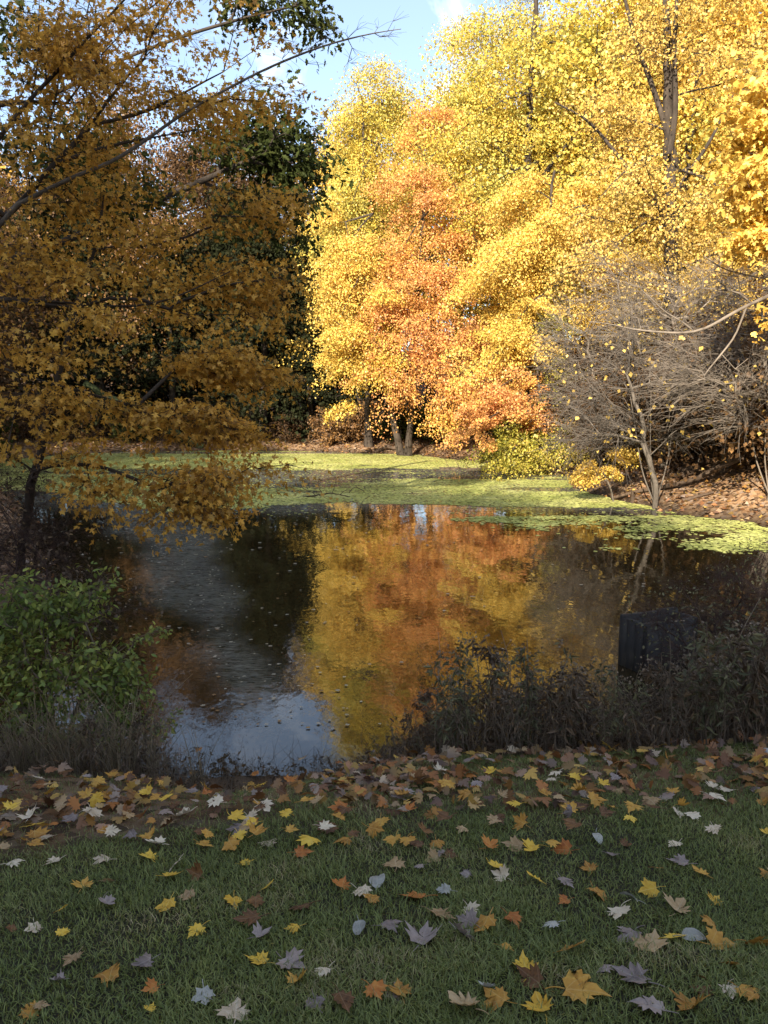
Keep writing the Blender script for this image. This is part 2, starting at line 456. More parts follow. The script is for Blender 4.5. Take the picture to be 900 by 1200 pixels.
def make_tree(name, label, cat, trunk, rt, limbs, attr, leafm, barkm, seed, leaf_t=T_KITE, leaf_size=.14, nleaf=90, spray_r=.8, rtip=.008,
              flat=.3, twigs=5, droop=.25, seg=.6, own_min=10, maxlimbs=14, group=None, up=.75, bare=0., bal=.35, twig_sub=0, center=None, sag=.03, wob=.09, vs=.75):
    r = RS(seed)
    trunk = np.asarray(trunk, float)
    base = trunk[0].copy()
    base[2] = max(float(height(base[0], base[1])), -.2) - .05 if center is None else base[2]
    trunk = np.vstack([[base], trunk[1:]])
    root = empty(name, base, label, cat, group)
    S = grow(trunk - base, rt, [(np.asarray(L) - base, a, b) for L, a, b in limbs], attr - base, r, seg=seg, bal=bal, sag=sag, wob=wob)
    mbs, key, rad = skel_tubes(S, rtip, own_min, maxlimbs)
    A = attr - base; n = len(A)
    axis = S.P[np.maximum(S.par[S.spray], 0)]
    outd = norm(A - axis)
    outd[:, 2] = outd[:, 2] * .5 - droop; outd = norm(outd)
    side = norm(np.cross(outd, np.array([0, 0, 1.0]))); upn = np.cross(side, outd)
    # twigs
    T = twigs
    if T:
        u = r.uniform(.3, 1.0, (n, T)); v = r.uniform(-vs, vs, (n, T)); w = r.normal(0, flat * .7, (n, T))
        B = A[:, None] + spray_r * (u[..., None] * outd[:, None] + v[..., None] * side[:, None] + w[..., None] * upn[:, None])
        A2 = np.repeat(A[:, None], T, 1)
        mid = (A2 + B) / 2 + r.normal(0, .06 * spray_r, B.shape) + upn[:, None] * .06 * spray_r
        for l in set(key(q) for q in S.limb[S.spray]):
            k = np.array([key(q) == l for q in S.limb[S.spray]])
            mbs[l].twigs(A2[k].reshape(-1, 3), mid[k].reshape(-1, 3), B[k].reshape(-1, 3), rtip * .75, rtip * .35)
            if twig_sub:
                for rep in range(twig_sub):
                    st = mid[k].reshape(-1, 3) * (1 - (rep % 3) * .25) + B[k].reshape(-1, 3) * (rep % 3) * .25
                    dr = norm(B[k].reshape(-1, 3) - A2[k].reshape(-1, 3)) + r.normal(0, .55, st.shape)
                    ln = spray_r * r.uniform(.25, .6, (len(st), 1))
                    en = st + norm(dr) * ln
                    mbs[l].twigs(st, (st + en) / 2 + r.normal(0, .03 * spray_r, st.shape), en, rtip * .5, rtip * .22)
    # leaves
    if nleaf:
        keep = r.rand(n) >= bare
        nn = r.poisson(nleaf, n) * keep
        idx = np.repeat(np.arange(n), nn); N = len(idx)
        rr = np.sqrt(r.rand(N)); th = r.uniform(0, 2 * pi, N)
        sr = spray_r * r.uniform(.7, 1.25, n)[idx]
        P = A[idx] + outd[idx] * (rr * np.cos(th) * 1.05 + .25)[:, None] * sr[:, None] + side[idx] * (rr * np.sin(th) * .85)[:, None] * sr[:, None] + upn[idx] * (r.normal(0, flat, N) - .18 * rr ** 2)[:, None] * sr[:, None]
        tan = outd[idx] * .6 + r.normal(0, .6, (N, 3)) + np.array([0, 0, -.45])
        nr = r.normal(0, .6, (N, 3)) + np.array([0, 0, up])
        M = frames(tan, nr)
        mb = MB(); mb.cards(leaf_t[0] - np.array([0, .3, 0]), leaf_t[1], P, M, leaf_size * r.uniform(.6, 1.25, N))
        mb.build('crown', leafm, root)
    for l, mb in mbs.items():
        mb.build('trunk' if l == 0 else 'limb', barkm, root, smooth=True)
    return root

TREE = 'tree'
def lit(name, label, base_px, Y, height_px, blobs, leaf, bark, seed, rt=(.2, .05), lean=0, base_x=None, limbs=(), **kw):
    """a tree whose foot is seen at base_px (x, y) at distance Y"""
    b = at(base_px[0], base_px[1], Y)
    top = at(height_px[0], height_px[1], Y)
    b[2] = float(height(b[0], b[1]))
    m = b * .5 + top * .5 + np.array([lean, 0, 0])
    r = RS(seed)
    attr = blob_points([(*q[:6], int(q[6] * 1.0)) for q in blobs], r, clump=kw.pop('clump', 5))
    limbs = list(limbs)
    for x0, y0, x1, y1, Yb, nb in kw.pop('boughs', ()):        # sweeping boughs: a limb with its sprays hanging along it
        a, c = at(x0, y0, Yb + 1.0), at(x1, y1, Yb - 1.2)
        t = np.linspace(0, 1, 7)[:, None]
        L = a + (c - a) * t + np.array([0, 0, 1]) * (.10 * np.linalg.norm(c - a) * np.sin(t * pi))
        limbs.append((L, .055, .010))
        u = .25 + .80 * r.rand(nb, 1) ** .8
        q = a + (c - a) * u + np.array([0, 0, 1]) * (.10 * np.linalg.norm(c - a) * np.sin(u * pi)) + r.normal(0, 1, (nb, 3)) * np.array([.55, .5, .30])
        attr = np.vstack([attr, q])
    fine = kw.pop('fine', True)
    if fine:
        kw['nleaf'] = int(kw['nleaf'] * 2.3); kw['leaf_size'] *= .64; kw['spray_r'] *= 1.22; kw['flat'] = kw.get('flat', .3) * .8; kw['droop'] = .55; kw['vs'] = .6
    return make_tree(name, label, TREE, [b, m, top], rt, [(L if isinstance(L, np.ndarray) else [at(*p) for p in L], a, c) for L, a, c in limbs], attr, LM[leaf], BK[bark], seed, **kw)
#@@PART2
# ------------------------------------------------------------------ setting: ground
def axis(segs):
    out = []
    for a, b, st in segs:
        out.append(np.arange(a, b, st))
    return np.concatenate(out + [[segs[-1][1]]])
gx = axis([(-400, -100, 25), (-100, -40, 5), (-40, -16, 1.0), (-16, -5, .35), (-5, 5, .12), (5, 16, .3), (16, 40, 1.0), (40, 100, 5), (100, 400, 25)])
gy = axis([(-300, -60, 20), (-60, -10, 3), (-10, 1, .6), (1, 7, .12), (7, 14, .25), (14, 50, .5), (50, 80, 1.5), (80, 200, 10), (200, 600, 40)])
GX, GY = np.meshgrid(gx, gy)
GZ = height(GX, GY)
nx, ny = len(gx), len(gy)
gi = (np.arange(ny - 1)[:, None] * nx + np.arange(nx - 1)[None]).ravel()
me = mesh_np('ground', np.column_stack([GX.ravel(), GY.ravel(), GZ.ravel()]), np.column_stack([gi, gi + 1, gi + nx + 1, gi + nx]), 4, True)
dshore = shore_dist(GX, GY).ravel()
def lawn_edge(x):
    """distance ahead at which the mown lawn gives way to the leaf drift"""
    return 3.35 + .10 * x + (fbm(np.asarray(x) * 1.3 + 9, np.asarray(x) * 0 + 3, 3) - .5) * .7
lawn = (sstep(.35, -.35, GY - lawn_edge(GX))).ravel()
at_ = me.attributes.new('lawn', 'FLOAT', 'POINT'); at_.data.foreach_set('value', lawn.astype(np.float32))
at_ = me.attributes.new('wet_dark', 'FLOAT', 'POINT'); at_.data.foreach_set('value', np.maximum(sstep(.7, 0, dshore), .62 * (GY.ravel() < 7.5)).astype(np.float32))  # wet rim along the shore, plus an even darkening of the near bank

m, nt, out = new_mat('ground_cover')
tc = nt.nodes.new('ShaderNodeTexCoord')
vo = nt.nodes.new('ShaderNodeTexVoronoi'); vo.inputs['Scale'].default_value = 11; nt.links.new(tc.outputs['Object'], vo.inputs['Vector'])
sep = nt.nodes.new('ShaderNodeSeparateColor'); nt.links.new(vo.outputs['Color'], sep.inputs[0])
lit_r = ramp(nt, [(.07, .045, .028), (.20, .115, .06), (.34, .19, .09), (.42, .28, .16), (.30, .22, .17)], [0, .25, .5, .8, 1])
nt.links.new(sep.outputs[0], lit_r.inputs[0])
n1 = noise(nt, 1.2, 5, tc.outputs['Object'])
dk = nt.nodes.new('ShaderNodeMix'); dk.data_type = 'RGBA'
dkf = ramp(nt, [(0, 0, 0), (.75, .75, .75)], [.48, .7]); nt.links.new(n1.outputs['Fac'], dkf.inputs[0])
nt.links.new(dkf.outputs[0], dk.inputs[0]); nt.links.new(lit_r.outputs[0], dk.inputs[6]); dk.inputs[7].default_value = (.085, .055, .035, 1)
n2 = noise(nt, 90, 4, tc.outputs['Object']); n3 = noise(nt, 2.2, 3, tc.outputs['Object'])
gr = ramp(nt, [(.030, .032, .016), (.062, .066, .028), (.12, .10, .05)], [.3, .55, .75]); nt.links.new(n2.outputs['Fac'], gr.inputs[0])
a1 = nt.nodes.new('ShaderNodeAttribute'); a1.attribute_name = 'lawn'
a2 = nt.nodes.new('ShaderNodeAttribute'); a2.attribute_name = 'wet_dark'
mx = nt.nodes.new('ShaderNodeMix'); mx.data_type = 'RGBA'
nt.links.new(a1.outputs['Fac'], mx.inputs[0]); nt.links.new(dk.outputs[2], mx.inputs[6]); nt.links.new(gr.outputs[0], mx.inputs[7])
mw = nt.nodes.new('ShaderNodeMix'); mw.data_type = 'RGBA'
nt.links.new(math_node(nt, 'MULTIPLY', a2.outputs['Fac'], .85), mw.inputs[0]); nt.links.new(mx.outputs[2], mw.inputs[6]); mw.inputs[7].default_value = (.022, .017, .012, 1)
b = nt.nodes.new('ShaderNodeBsdfPrincipled'); b.inputs['Roughness'].default_value = .9; b.inputs['Specular IOR Level'].default_value = .2
nt.links.new(mw.outputs[2], b.inputs['Base Color'])
bp = nt.nodes.new('ShaderNodeBump'); bp.inputs['Strength'].default_value = .8; bp.inputs['Distance'].default_value = .05
hs = math_node(nt, 'ADD', sep.outputs[1], n2.outputs['Fac'])
nt.links.new(hs, bp.inputs['Height']); nt.links.new(bp.outputs[0], b.inputs['Normal']); nt.links.new(b.outputs[0], out.inputs[0])
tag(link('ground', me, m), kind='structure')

# ------------------------------------------------------------------ setting: water with its drifting film
def on_water(px, py):
    d = ray(px, py); t = -CAM_Z / d[2]
    return (CAM + d * t)[:2]
def poly_dist(x, y, pts):
    best = np.full(np.shape(x), 1e9)
    for a, b in zip(pts[:-1], pts[1:]):
        e = b - a; t = np.clip(((x - a[0]) * e[0] + (y - a[1]) * e[1]) / (e @ e), 0, 1)
        best = np.minimum(best, np.hypot(x - a[0] - t * e[0], y - a[1] - t * e[1]))
    return best
STREAK = [on_water(*p) for p in [(95, 572), (165, 600), (205, 640), (240, 690), (262, 740), (285, 800), (320, 860), (350, 905)]]
def film_mask(x, y):
    d = poly_dist(x, y, STREAK) + (fbm(x * .8 + 5, y * .35, 4) - .5) * 1.5
    w = .34 + .042 * np.clip(y - 6, 0, 20)
    s = sstep(w * 1.3, w * .4, d)
    far = sstep(19.5, 22, y + (fbm(x * .3, y * .12 + 8, 4) - .5) * 6) * .85
    return np.clip(s * .85 + far, 0, 1)
wx = np.arange(-26, 15.01, .2); wy = np.arange(4.5, 52, .2)
WX, WY = np.meshgrid(wx, wy); nw = len(wx)
gi = (np.arange(len(wy) - 1)[:, None] * nw + np.arange(nw - 1)[None]).ravel()
me = mesh_np('water', np.column_stack([WX.ravel(), WY.ravel(), 0 * WX.ravel()]), np.column_stack([gi, gi + 1, gi + nw + 1, gi + nw]), 4, True)
at_ = me.attributes.new('film', 'FLOAT', 'POINT'); at_.data.foreach_set('value', film_mask(WX, WY).ravel().astype(np.float32))
m, nt, out = new_mat('pond_water')
tc = nt.nodes.new('ShaderNodeTexCoord')
mp = nt.nodes.new('ShaderNodeMapping'); mp.inputs['Scale'].default_value = (1, .55, 1); nt.links.new(tc.outputs['Object'], mp.inputs[0])
rip = noise(nt, 2.3, 3, mp.outputs[0]); rip2 = noise(nt, 14, 2, mp.outputs[0])
bp = nt.nodes.new('ShaderNodeBump'); bp.inputs['Strength'].default_value = .10; bp.inputs['Distance'].default_value = .05
nt.links.new(math_node(nt, 'MULTIPLY_ADD', rip2.outputs['Fac'], .10, rip.outputs['Fac']), bp.inputs['Height'])
w = nt.nodes.new('ShaderNodeBsdfPrincipled'); w.inputs['Base Color'].default_value = (.022, .015, .006, 1)
w.inputs['Roughness'].default_value = .025; w.inputs['IOR'].default_value = 1.48
nt.links.new(bp.outputs[0], w.inputs['Normal'])
fa = nt.nodes.new('ShaderNodeAttribute'); fa.attribute_name = 'film'
mf = nt.nodes.new('ShaderNodeMapping'); mf.inputs['Scale'].default_value = (.35, 1.5, 1); nt.links.new(tc.outputs['Object'], mf.inputs[0])
fn = noise(nt, 5, 6, mf.outputs[0], .7); fn2 = noise(nt, 26, 3, mf.outputs[0], .7)
fm = ramp(nt, [(0, 0, 0), (1, 1, 1)], [.38, .62]); nt.links.new(math_node(nt, 'MULTIPLY_ADD', fn2.outputs['Fac'], .6, math_node(nt, 'MULTIPLY', fn.outputs['Fac'], .4)), fm.inputs[0])
fd = nt.nodes.new('ShaderNodeBsdfPrincipled'); fd.inputs['Roughness'].default_value = .55
fc = ramp(nt, [(.13, .14, .11), (.27, .27, .23)], [.35, .65]); nt.links.new(fn2.outputs['Fac'], fc.inputs[0]); nt.links.new(fc.outputs[0], fd.inputs['Base Color'])
ms = nt.nodes.new('ShaderNodeMixShader')
nt.links.new(math_node(nt, 'MULTIPLY', math_node(nt, 'MULTIPLY', fa.outputs['Fac'], fm.outputs[0]), .62), ms.inputs[0])
nt.links.new(w.outputs[0], ms.inputs[1]); nt.links.new(fd.outputs[0], ms.inputs[2]); nt.links.new(ms.outputs[0], out.inputs[0])
tag(link('water', me, m), kind='structure')

# duckweed: real fronds lying on the water, too many to count
r = RS(21)
N = 420000
dx = r.uniform(-19, 11, N); dy = r.uniform(15, 47.5, N)
sd = shore_dist(dx, dy)
n_ = fbm(dx * .16, dy * .5, 5); n2_ = fbm(dx * 1.1 + 40, dy * 1.6, 4)
edge = 20.3 - .30 * dx - np.clip(dx - 2, 0, 9) * .42 + (fbm(dx * .35 + 4, dy * .2, 4) - .5) * 7
cov = sstep(-2.0, 3.0, dy - edge) * .86
hole = np.exp(-(((dx + 3.2) / 3.0) ** 2 + ((dy - 29.5) / 3.2) ** 2)) * .9 + np.exp(-(((dx - 3.2) / 4.2) ** 2 + ((dy - 33.5) / 1.3) ** 2)) * .55
st_ = fbm(dx * .07 + 11, dy * .42, 3)
thr = .80 - .52 * cov + hole * .55 + .42 * sstep(.50, .64, st_)
val = n_ * .6 + n2_ * .4 - thr * .82
keep = (r.rand(N) < .04 * cov + .96 * sstep(-.03, .09, val) * (.45 + .55 * sstep(0, .2, val))) & (sd < -.05) & (cov > .05)
dx, dy = dx[keep], dy[keep]
Nd = len(dx)
disc = np.array([(.5, 0, 0), (.05, .45, 0), (-.5, .05, 0), (-.05, -.5, 0)])
P = np.column_stack([dx, dy, np.full(Nd, .006) + r.uniform(0, .006, Nd)])
th = r.uniform(0, 2 * pi, Nd)
M = np.zeros((Nd, 3, 3)); M[:, 0, 0] = np.cos(th); M[:, 0, 1] = -np.sin(th); M[:, 1, 0] = np.sin(th); M[:, 1, 1] = np.cos(th); M[:, 2, 2] = 1
mb = MB(); mb.cards(disc, np.arange(4)[None], P, M, r.uniform(.05, .13, Nd))
dw = leaf_mat('duckweed_green', [(.26, .29, .07), (.46, .47, .14), (.58, .56, .23)], trans=.1, patch=.6, patch_scale=.55, gloss=.02)
tag(mb.build('duckweed', dw), kind='stuff')

# ------------------------------------------------------------------ trees
# 1: the near maple whose shaded gold boughs hang over the water
r = RS(101)
pl = [(-6.1, 10.6, .4), (-6.0, 10.5, 3.5), (-5.7, 10.4, 7), (-5.4, 10.4, 11)]
mattr = blob_points([(50, 40, 110, 80, 10, 1.2, 44), (170, 60, 120, 75, 10, 1.0, 40), (60, 190, 90, 70, 10, 1.2, 26), (255, 75, 90, 65, 10, .9, 17), (150, 150, 120, 60, 10, 1, 18),
                     (240, 130, 70, 40, 10, .8, 8)], r, 4)
make_tree('maple_tree', 'broad maple with thin gold leaves against the sky and long arching limbs', TREE, pl, (.22, .10),
          [([at(*p, 10) for p in [(-60, 330), (0, 258), (28, 236), (61, 194), (86, 169), (111, 146), (122, 119), (144, 97), (164, 72), (186, 50)]], .042, .009),
           ([at(*p, 10) for p in [(111, 146), (125, 143), (150, 137), (178, 130), (200, 118), (228, 101), (262, 84)]], .022, .008),
           ([at(*p, 9.6) for p in [(-50, 215), (0, 164), (17, 136), (42, 108), (72, 80), (92, 55), (111, 33), (133, 17), (150, -5)]], .034, .011),
           ([at(*p, 10) for p in [(61, 194), (75, 188), (120, 172), (185, 160)]], .03, .010)],
          mattr, LM['maple'], BK['dark'], 101, leaf_t=T_MAPLE_FINE, leaf_size=.064, nleaf=50, spray_r=.38, rtip=.0042, flat=.15, twigs=6, seg=.35, own_min=7, up=.75, wob=.07, twig_sub=1)
# the pale bare bough that reaches across the sky
r = RS(102)
sk = blob_points([(400, 45, 45, 12, 9.5, .3, 9), (450, 35, 18, 10, 9.5, .2, 5), (360, 62, 35, 14, 9.5, .3, 7), (405, 72, 14, 10, 9.5, .2, 3), (300, 95, 30, 16, 9.5, .3, 6)], r)
make_tree('dying_tree', 'slim grey tree whose bare twiggy bough crosses the open sky', TREE, [(-7.0, 9.3, .5), (-6.2, 9.4, 3.2), (-4.6, 9.5, 4.7)], (.12, .06),
          [([at(*p, 9.5) for p in [(20, 240), (92, 204), (128, 192), (155, 175), (180, 158), (205, 139), (228, 125), (250, 113), (300, 86), (345, 66), (390, 50), (440, 38), (470, 34)]], .027, .004)],
          sk, None, BK['grey'], 102, nleaf=0, spray_r=.22, rtip=.0028, flat=.3, twigs=4, seg=.25, own_min=4, wob=.1, droop=-.2)
# 2: lower maple, slim leaning trunk standing on the bank, its tiers of leaves down to the water
r = RS(103)
b0 = at(8, 668, 9.3)
sprb = blob_points([(120, 300, 125, 50, 10, .9, 38), (250, 300, 80, 60, 10.5, .8, 26), (50, 390, 80, 40, 9.6, .8, 18), (235, 395, 75, 45, 10, .8, 28), (285, 440, 40, 18, 10, .4, 16), (45, 475, 60, 26, 9.3, .7, 15),
                    (205, 485, 75, 28, 9.6, .6, 30), (255, 500, 38, 20, 9.6, .4, 9), (40, 530, 60, 25, 9, .5, 12), (150, 560, 50, 26, 9, .5, 14), (220, 568, 56, 26, 9, .5, 22), (215, 592, 36, 14, 8.8, .3, 8), (140, 235, 120, 32, 10.5, .8, 20),
                    (290, 250, 50, 60, 11, .8, 14), (20, 330, 60, 70, 10, .8, 12), (310, 545, 26, 5, 9.4, .2, 3)], r, 4)
make_tree('maple_tree', 'leaning slim maple with dense gold tiers of leaves drooping to the pond', TREE, [b0, at(28, 600, 9.3), at(45, 540, 9.4), at(64, 452, 9.6), at(80, 400, 9.8), at(100, 330, 10), at(118, 262, 10.2)], (.058, .022),
          [([at(*p, 10) for p in [(-60, 345), (40, 352), (150, 361), (195, 354), (240, 333), (270, 318)]], .026, .008),
           ([at(*p, 9.5) for p in [(-50, 415), (0, 430), (57, 450), (110, 461), (140, 472), (185, 480)]], .022, .007),
           ([at(*p, 9.2) for p in [(40, 552), (62, 538), (95, 548), (120, 541), (150, 560), (185, 572)]], .014, .005)],
          sprb, LM['maple'], BK['dark'], 103, leaf_t=T_MAPLE_FINE, leaf_size=.064, nleaf=56, spray_r=.46, rtip=.0040, flat=.18, twigs=6, seg=.35, own_min=7, up=.45, wob=.07, droop=.32)
# 3: oak with dark green leaves, near the left shore
r = RS(104)
make_tree('oak_tree', 'tall oak with dark green leaves and a thick trunk among gold maples', TREE, [(-8.0, 14.6, .5), (-7.8, 14.6, 5), (-7.3, 14.7, 9), (-6.4, 14.8, 13)], (.26, .12),
          [([at(*p, 15) for p in [(35, 300), (140, 255), (230, 215), (310, 180)]], .05, .014), ([at(*p, 14.6) for p in [(45, 120), (140, 70), (220, 40), (290, 20)]], .035, .012)],
          blob_points([(300, 160, 55, 36, 15.5, .9, 30), (345, 170, 32, 40, 15.8, .6, 18), (325, 210, 45, 30, 15.5, .8, 14), (350, 250, 20, 26, 16, .6, 5), (280, 24, 48, 26, 15, .8, 10), (345, 22, 20, 28, 15, .4, 7), (60, 170, 60, 22, 14.5, .8, 14),
                       (110, 190, 60, 30, 14.5, .8, 16), (30, 60, 60, 70, 15, 1, 14), (180, 235, 90, 28, 15, .9, 14), (300, 235, 60, 40, 16, .8, 12)], r, 3),
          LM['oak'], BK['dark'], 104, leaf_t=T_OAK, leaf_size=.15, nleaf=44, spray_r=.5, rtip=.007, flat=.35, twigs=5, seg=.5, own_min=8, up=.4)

# the sunlit trees of the far shore
lit('maple_tree', 'yellow green tree with a rounded top beside the gap of sky', (432, 529), 46, (425, 120),
    [(440, 125, 36, 32, 47, 2, 34), (415, 165, 30, 40, 47, 2, 30), (460, 165, 32, 50, 47, 2, 34), (425, 215, 42, 42, 47, 2, 36), (460, 240, 40, 50, 47, 2, 30), (405, 265, 32, 40, 46, 2, 26), (440, 300, 50, 40, 46, 2, 26)],
    'yellowgreen', 'dark', 201, boughs=[(445, 170, 412, 240, 45.5, 12), (450, 260, 405, 322, 45, 10)], nleaf=80, spray_r=.95, leaf_size=.17, up=.5)
lit('maple_tree', 'golden maple leaning over the dark cove, its edge bright against shade', (472, 530), 43, (405, 260),
    [(406, 300, 30, 34, 42, 2, 24), (400, 350, 28, 34, 41.5, 2, 24), (422, 345, 34, 38, 41, 2, 22), (412, 395, 32, 26, 41, 2, 20), (438, 400, 38, 34, 41, 2, 20), (434, 432, 32, 12, 41, 1.5, 8), (412, 422, 20, 10, 41, 1.2, 5), (388, 255, 18, 40, 43, 1.6, 9), (405, 478, 22, 6, 40.5, 1, 3)],
    'yellow', 'dark', 202, boughs=[(440, 300, 392, 392, 41, 15), (445, 365, 402, 436, 41, 11), (438, 250, 396, 318, 42, 13), (450, 400, 425, 455, 40.5, 6)], rt=(.20, .05), nleaf=105, spray_r=.85, leaf_size=.16, flat=.18, up=.8)
lit('maple_tree', 'orange red maple with tiered branches and a straight slim trunk', (478, 531), 42.5, (500, 190),
    [(505, 160, 28, 34, 43, 1.6, 18), (490, 215, 36, 36, 42.5, 2, 24), (515, 260, 40, 40, 42, 2, 24), (475, 290, 36, 40, 42, 2, 24), (520, 330, 42, 36, 41, 2, 26), (475, 350, 34, 30, 41, 2, 20), (505, 385, 46, 30, 40.5, 2, 24), (462, 375, 24, 16, 40.5, 1.2, 8),
     (492, 430, 36, 16, 40, 1.6, 12), (470, 462, 22, 14, 40, 1.2, 7), (545, 400, 40, 30, 40, 2, 18), (535, 445, 30, 16, 40, 1.5, 9), (520, 490, 22, 14, 39.5, 1.2, 6), (545, 470, 24, 12, 39.5, 1, 6)],
    'orange', 'dark', 203, boughs=[(505, 300, 430, 415, 41, 16), (512, 360, 452, 468, 40, 15), (520, 390, 595, 455, 39.5, 14), (510, 240, 455, 330, 42, 14), (510, 180, 560, 290, 41.5, 12), (535, 420, 512, 498, 39.5, 8)], rt=(.18, .05), nleaf=95, spray_r=.85, leaf_size=.155, flat=.17, up=.8)
lit('oak_tree', 'tallest yellow green oak rising to the top of the sunlit bank', (600, 540), 44, (630, -40),
    [(560, 75, 36, 46, 46, 2, 34), (600, 30, 50, 46, 46, 3, 40), (540, 140, 36, 40, 45.5, 2, 30), (590, 120, 50, 50, 44, 2.5, 44), (645, 50, 56, 60, 45, 3, 44), (560, 190, 42, 40, 43.5, 2.5, 30), (620, 180, 50, 40, 43, 2.5, 34), (690, 60, 50, 70, 46, 3, 34), (585, 240, 40, 34, 43, 2, 20),
     (660, 130, 50, 50, 44, 2.5, 34), (550, 20, 24, 34, 47, 2, 12), (640, -30, 90, 40, 46, 3, 30)],
    'yellowgreen', 'dark', 204, boughs=[(620, 110, 520, 175, 42, 18), (630, 190, 535, 262, 41.5, 18), (655, 50, 555, 92, 43, 16), (640, 200, 730, 250, 42, 12)], rt=(.42, .10), nleaf=72, spray_r=1.0, leaf_size=.18, up=.45,
    limbs=([[(618, 300, 43), (600, 190, 43), (560, 150, 43)], .12, .04], [[(625, 220, 43), (680, 150, 43.5), (700, 90, 44)], .12, .04]))
lit('maple_tree', 'bright yellow maple with broad leafy tiers in front of the tall oak', (606, 546), 36.5, (650, 200),
    [(640, 235, 46, 30, 37, 2, 26), (690, 250, 46, 40, 38, 2, 24), (610, 285, 46, 30, 36, 2, 26), (655, 300, 50, 34, 36, 2, 30), (710, 310, 44, 26, 36, 2, 16), (770, 325, 40, 14, 34, 1.5, 8), (690, 360, 30, 20, 36, 1.6, 9), (600, 325, 44, 28, 35.5, 1.8, 22), (640, 350, 46, 30, 35.5, 1.8, 24), (615, 390, 40, 26, 35, 1.6, 18), (600, 415, 26, 10, 35, 1, 6), (575, 350, 26, 40, 37, 1.6, 12)],
    'yellow', 'dark', 205, boughs=[(650, 262, 566, 335, 34.5, 16), (660, 330, 572, 425, 34, 16), (680, 280, 775, 345, 34.5, 13), (640, 380, 556, 446, 34, 12), (690, 240, 620, 290, 35, 10)], rt=(.24, .05), nleaf=110, spray_r=.78, leaf_size=.15, flat=.18, up=.8)
lit('maple_tree', 'low branching maple, orange above and green gold below, over the waterline', (655, 552), 33, (640, 440),
    [(580, 492, 18, 10, 32.5, 1, 8), (610, 480, 30, 12, 32, 1.2, 14), (640, 470, 26, 12, 32.5, 1.2, 11), (625, 497, 26, 8, 32, 1, 9), (575, 455, 30, 14, 34, 1.4, 10), (605, 440, 30, 16, 34, 1.4, 9)],
    'orange', 'dark', 206, boughs=[(652, 470, 556, 502, 31.5, 13), (650, 452, 695, 482, 32, 7), (640, 440, 575, 462, 32.5, 8)], rt=(.12, .03), nleaf=130, spray_r=.55, leaf_size=.14, flat=.16, up=.85, rtip=.006)
lit('young_tree', 'lime and gold young tree half hidden under orange boughs', (640, 550), 32.5, (630, 420),
    [(610, 515, 34, 14, 32, 1.2, 14), (640, 505, 28, 20, 32.3, 1.2, 14), (655, 470, 22, 26, 33, 1.2, 12), (650, 430, 26, 30, 34, 1.4, 16), (625, 535, 24, 6, 31.8, .8, 6), (670, 520, 16, 18, 32.5, .8, 8), (640, 400, 30, 24, 35, 1.4, 10)],
    'lime', 'dark', 207, boughs=[(648, 500, 585, 545, 31.5, 12), (655, 470, 690, 530, 32, 9)], rt=(.10, .03), nleaf=110, spray_r=.6, leaf_size=.14, flat=.2, up=.6, rtip=.006)
lit('hickory_tree', 'open crowned tree with dark forking trunk and sparse pale yellow leaves', (790, 520), 30, (780, -60),
    [(730, 40, 60, 50, 31, 2.5, 26), (800, 40, 60, 60, 30, 2.5, 26), (850, 110, 50, 60, 29, 2, 22), (770, 130, 60, 40, 30, 2, 18), (715, 130, 40, 40, 30, 2, 14), (740, 230, 60, 40, 29, 2, 22), (800, 250, 60, 40, 28.5, 2, 22), (850, 210, 40, 40, 28, 2, 14), (700, 290, 40, 30, 29, 2, 12), (840, 290, 50, 26, 28, 2, 12), (780, 320, 60, 26, 28, 2, 12), (790, -50, 90, 40, 30, 3, 24)],
    'straw', 'dark', 208, boughs=[(790, 250, 690, 325, 28.5, 12), (800, 200, 885, 262, 28, 10), (785, 180, 700, 235, 28.5, 10)], rt=(.34, .10), nleaf=34, spray_r=.75, leaf_size=.16, up=.3, twigs=7, rtip=.009,
    limbs=([[(795, 200, 30), (768, 110, 30), (745, 50, 30), (730, -10, 30)], .13, .05], [[(780, 210, 30), (792, 130, 29.6), (790, 50, 29.5), (795, -30, 29.5)], .13, .05], [[(786, 260, 30), (730, 190, 29.5), (690, 140, 29.5), (650, 120, 29.5)], .10, .03], [[(788, 230, 30), (830, 170, 29), (860, 110, 29)], .09, .03]))
lit('maple_tree', 'deep yellow tree filling the slope behind the sparse open crown', (760, 500), 44, (740, 20),
    [(720, 90, 60, 70, 46, 3, 44), (790, 80, 60, 80, 46, 3, 44), (740, 200, 60, 60, 45, 3, 40), (810, 200, 60, 60, 45, 3, 40), (860, 60, 50, 80, 47, 3, 34), (870, 190, 40, 60, 45, 3, 26), (700, 290, 50, 40, 43, 2, 24), (770, 300, 60, 40, 43, 2, 26), (850, 290, 50, 40, 43, 2, 20)],
    'gold', 'dark', 209, boughs=[(760, 230, 690, 300, 42, 14), (800, 120, 880, 190, 43, 14)], rt=(.36, .08), nleaf=90, spray_r=1.0, leaf_size=.19, up=.5)
r = RS(210)
make_tree('maple_tree', 'orange gold maple reaching in over the slope beside the bare thicket', TREE, [(10.6, 16.4, 1), (10.3, 16.4, 5), (10.2, 16.3, 10)], (.2, .08), [],
          blob_points([(905, 110, 40, 40, 16, 1, 16), (895, 170, 36, 26, 16, .8, 16), (885, 205, 28, 22, 15.8, .6, 12), (900, 240, 30, 24, 16, .8, 12), (895, 285, 26, 14, 16, .6, 8), (880, 275, 14, 8, 15.8, .4, 4), (960, 180, 50, 90, 16.5, 1.2, 26), (905, 370, 24, 8, 16, .4, 3), (870, 140, 14, 8, 16, .4, 3)], r),
          LM['gold'], BK['grey'], 210, leaf_t=T_MAPLE, leaf_size=.14, nleaf=55, spray_r=.5, rtip=.006, flat=.17, up=.8, own_min=8)
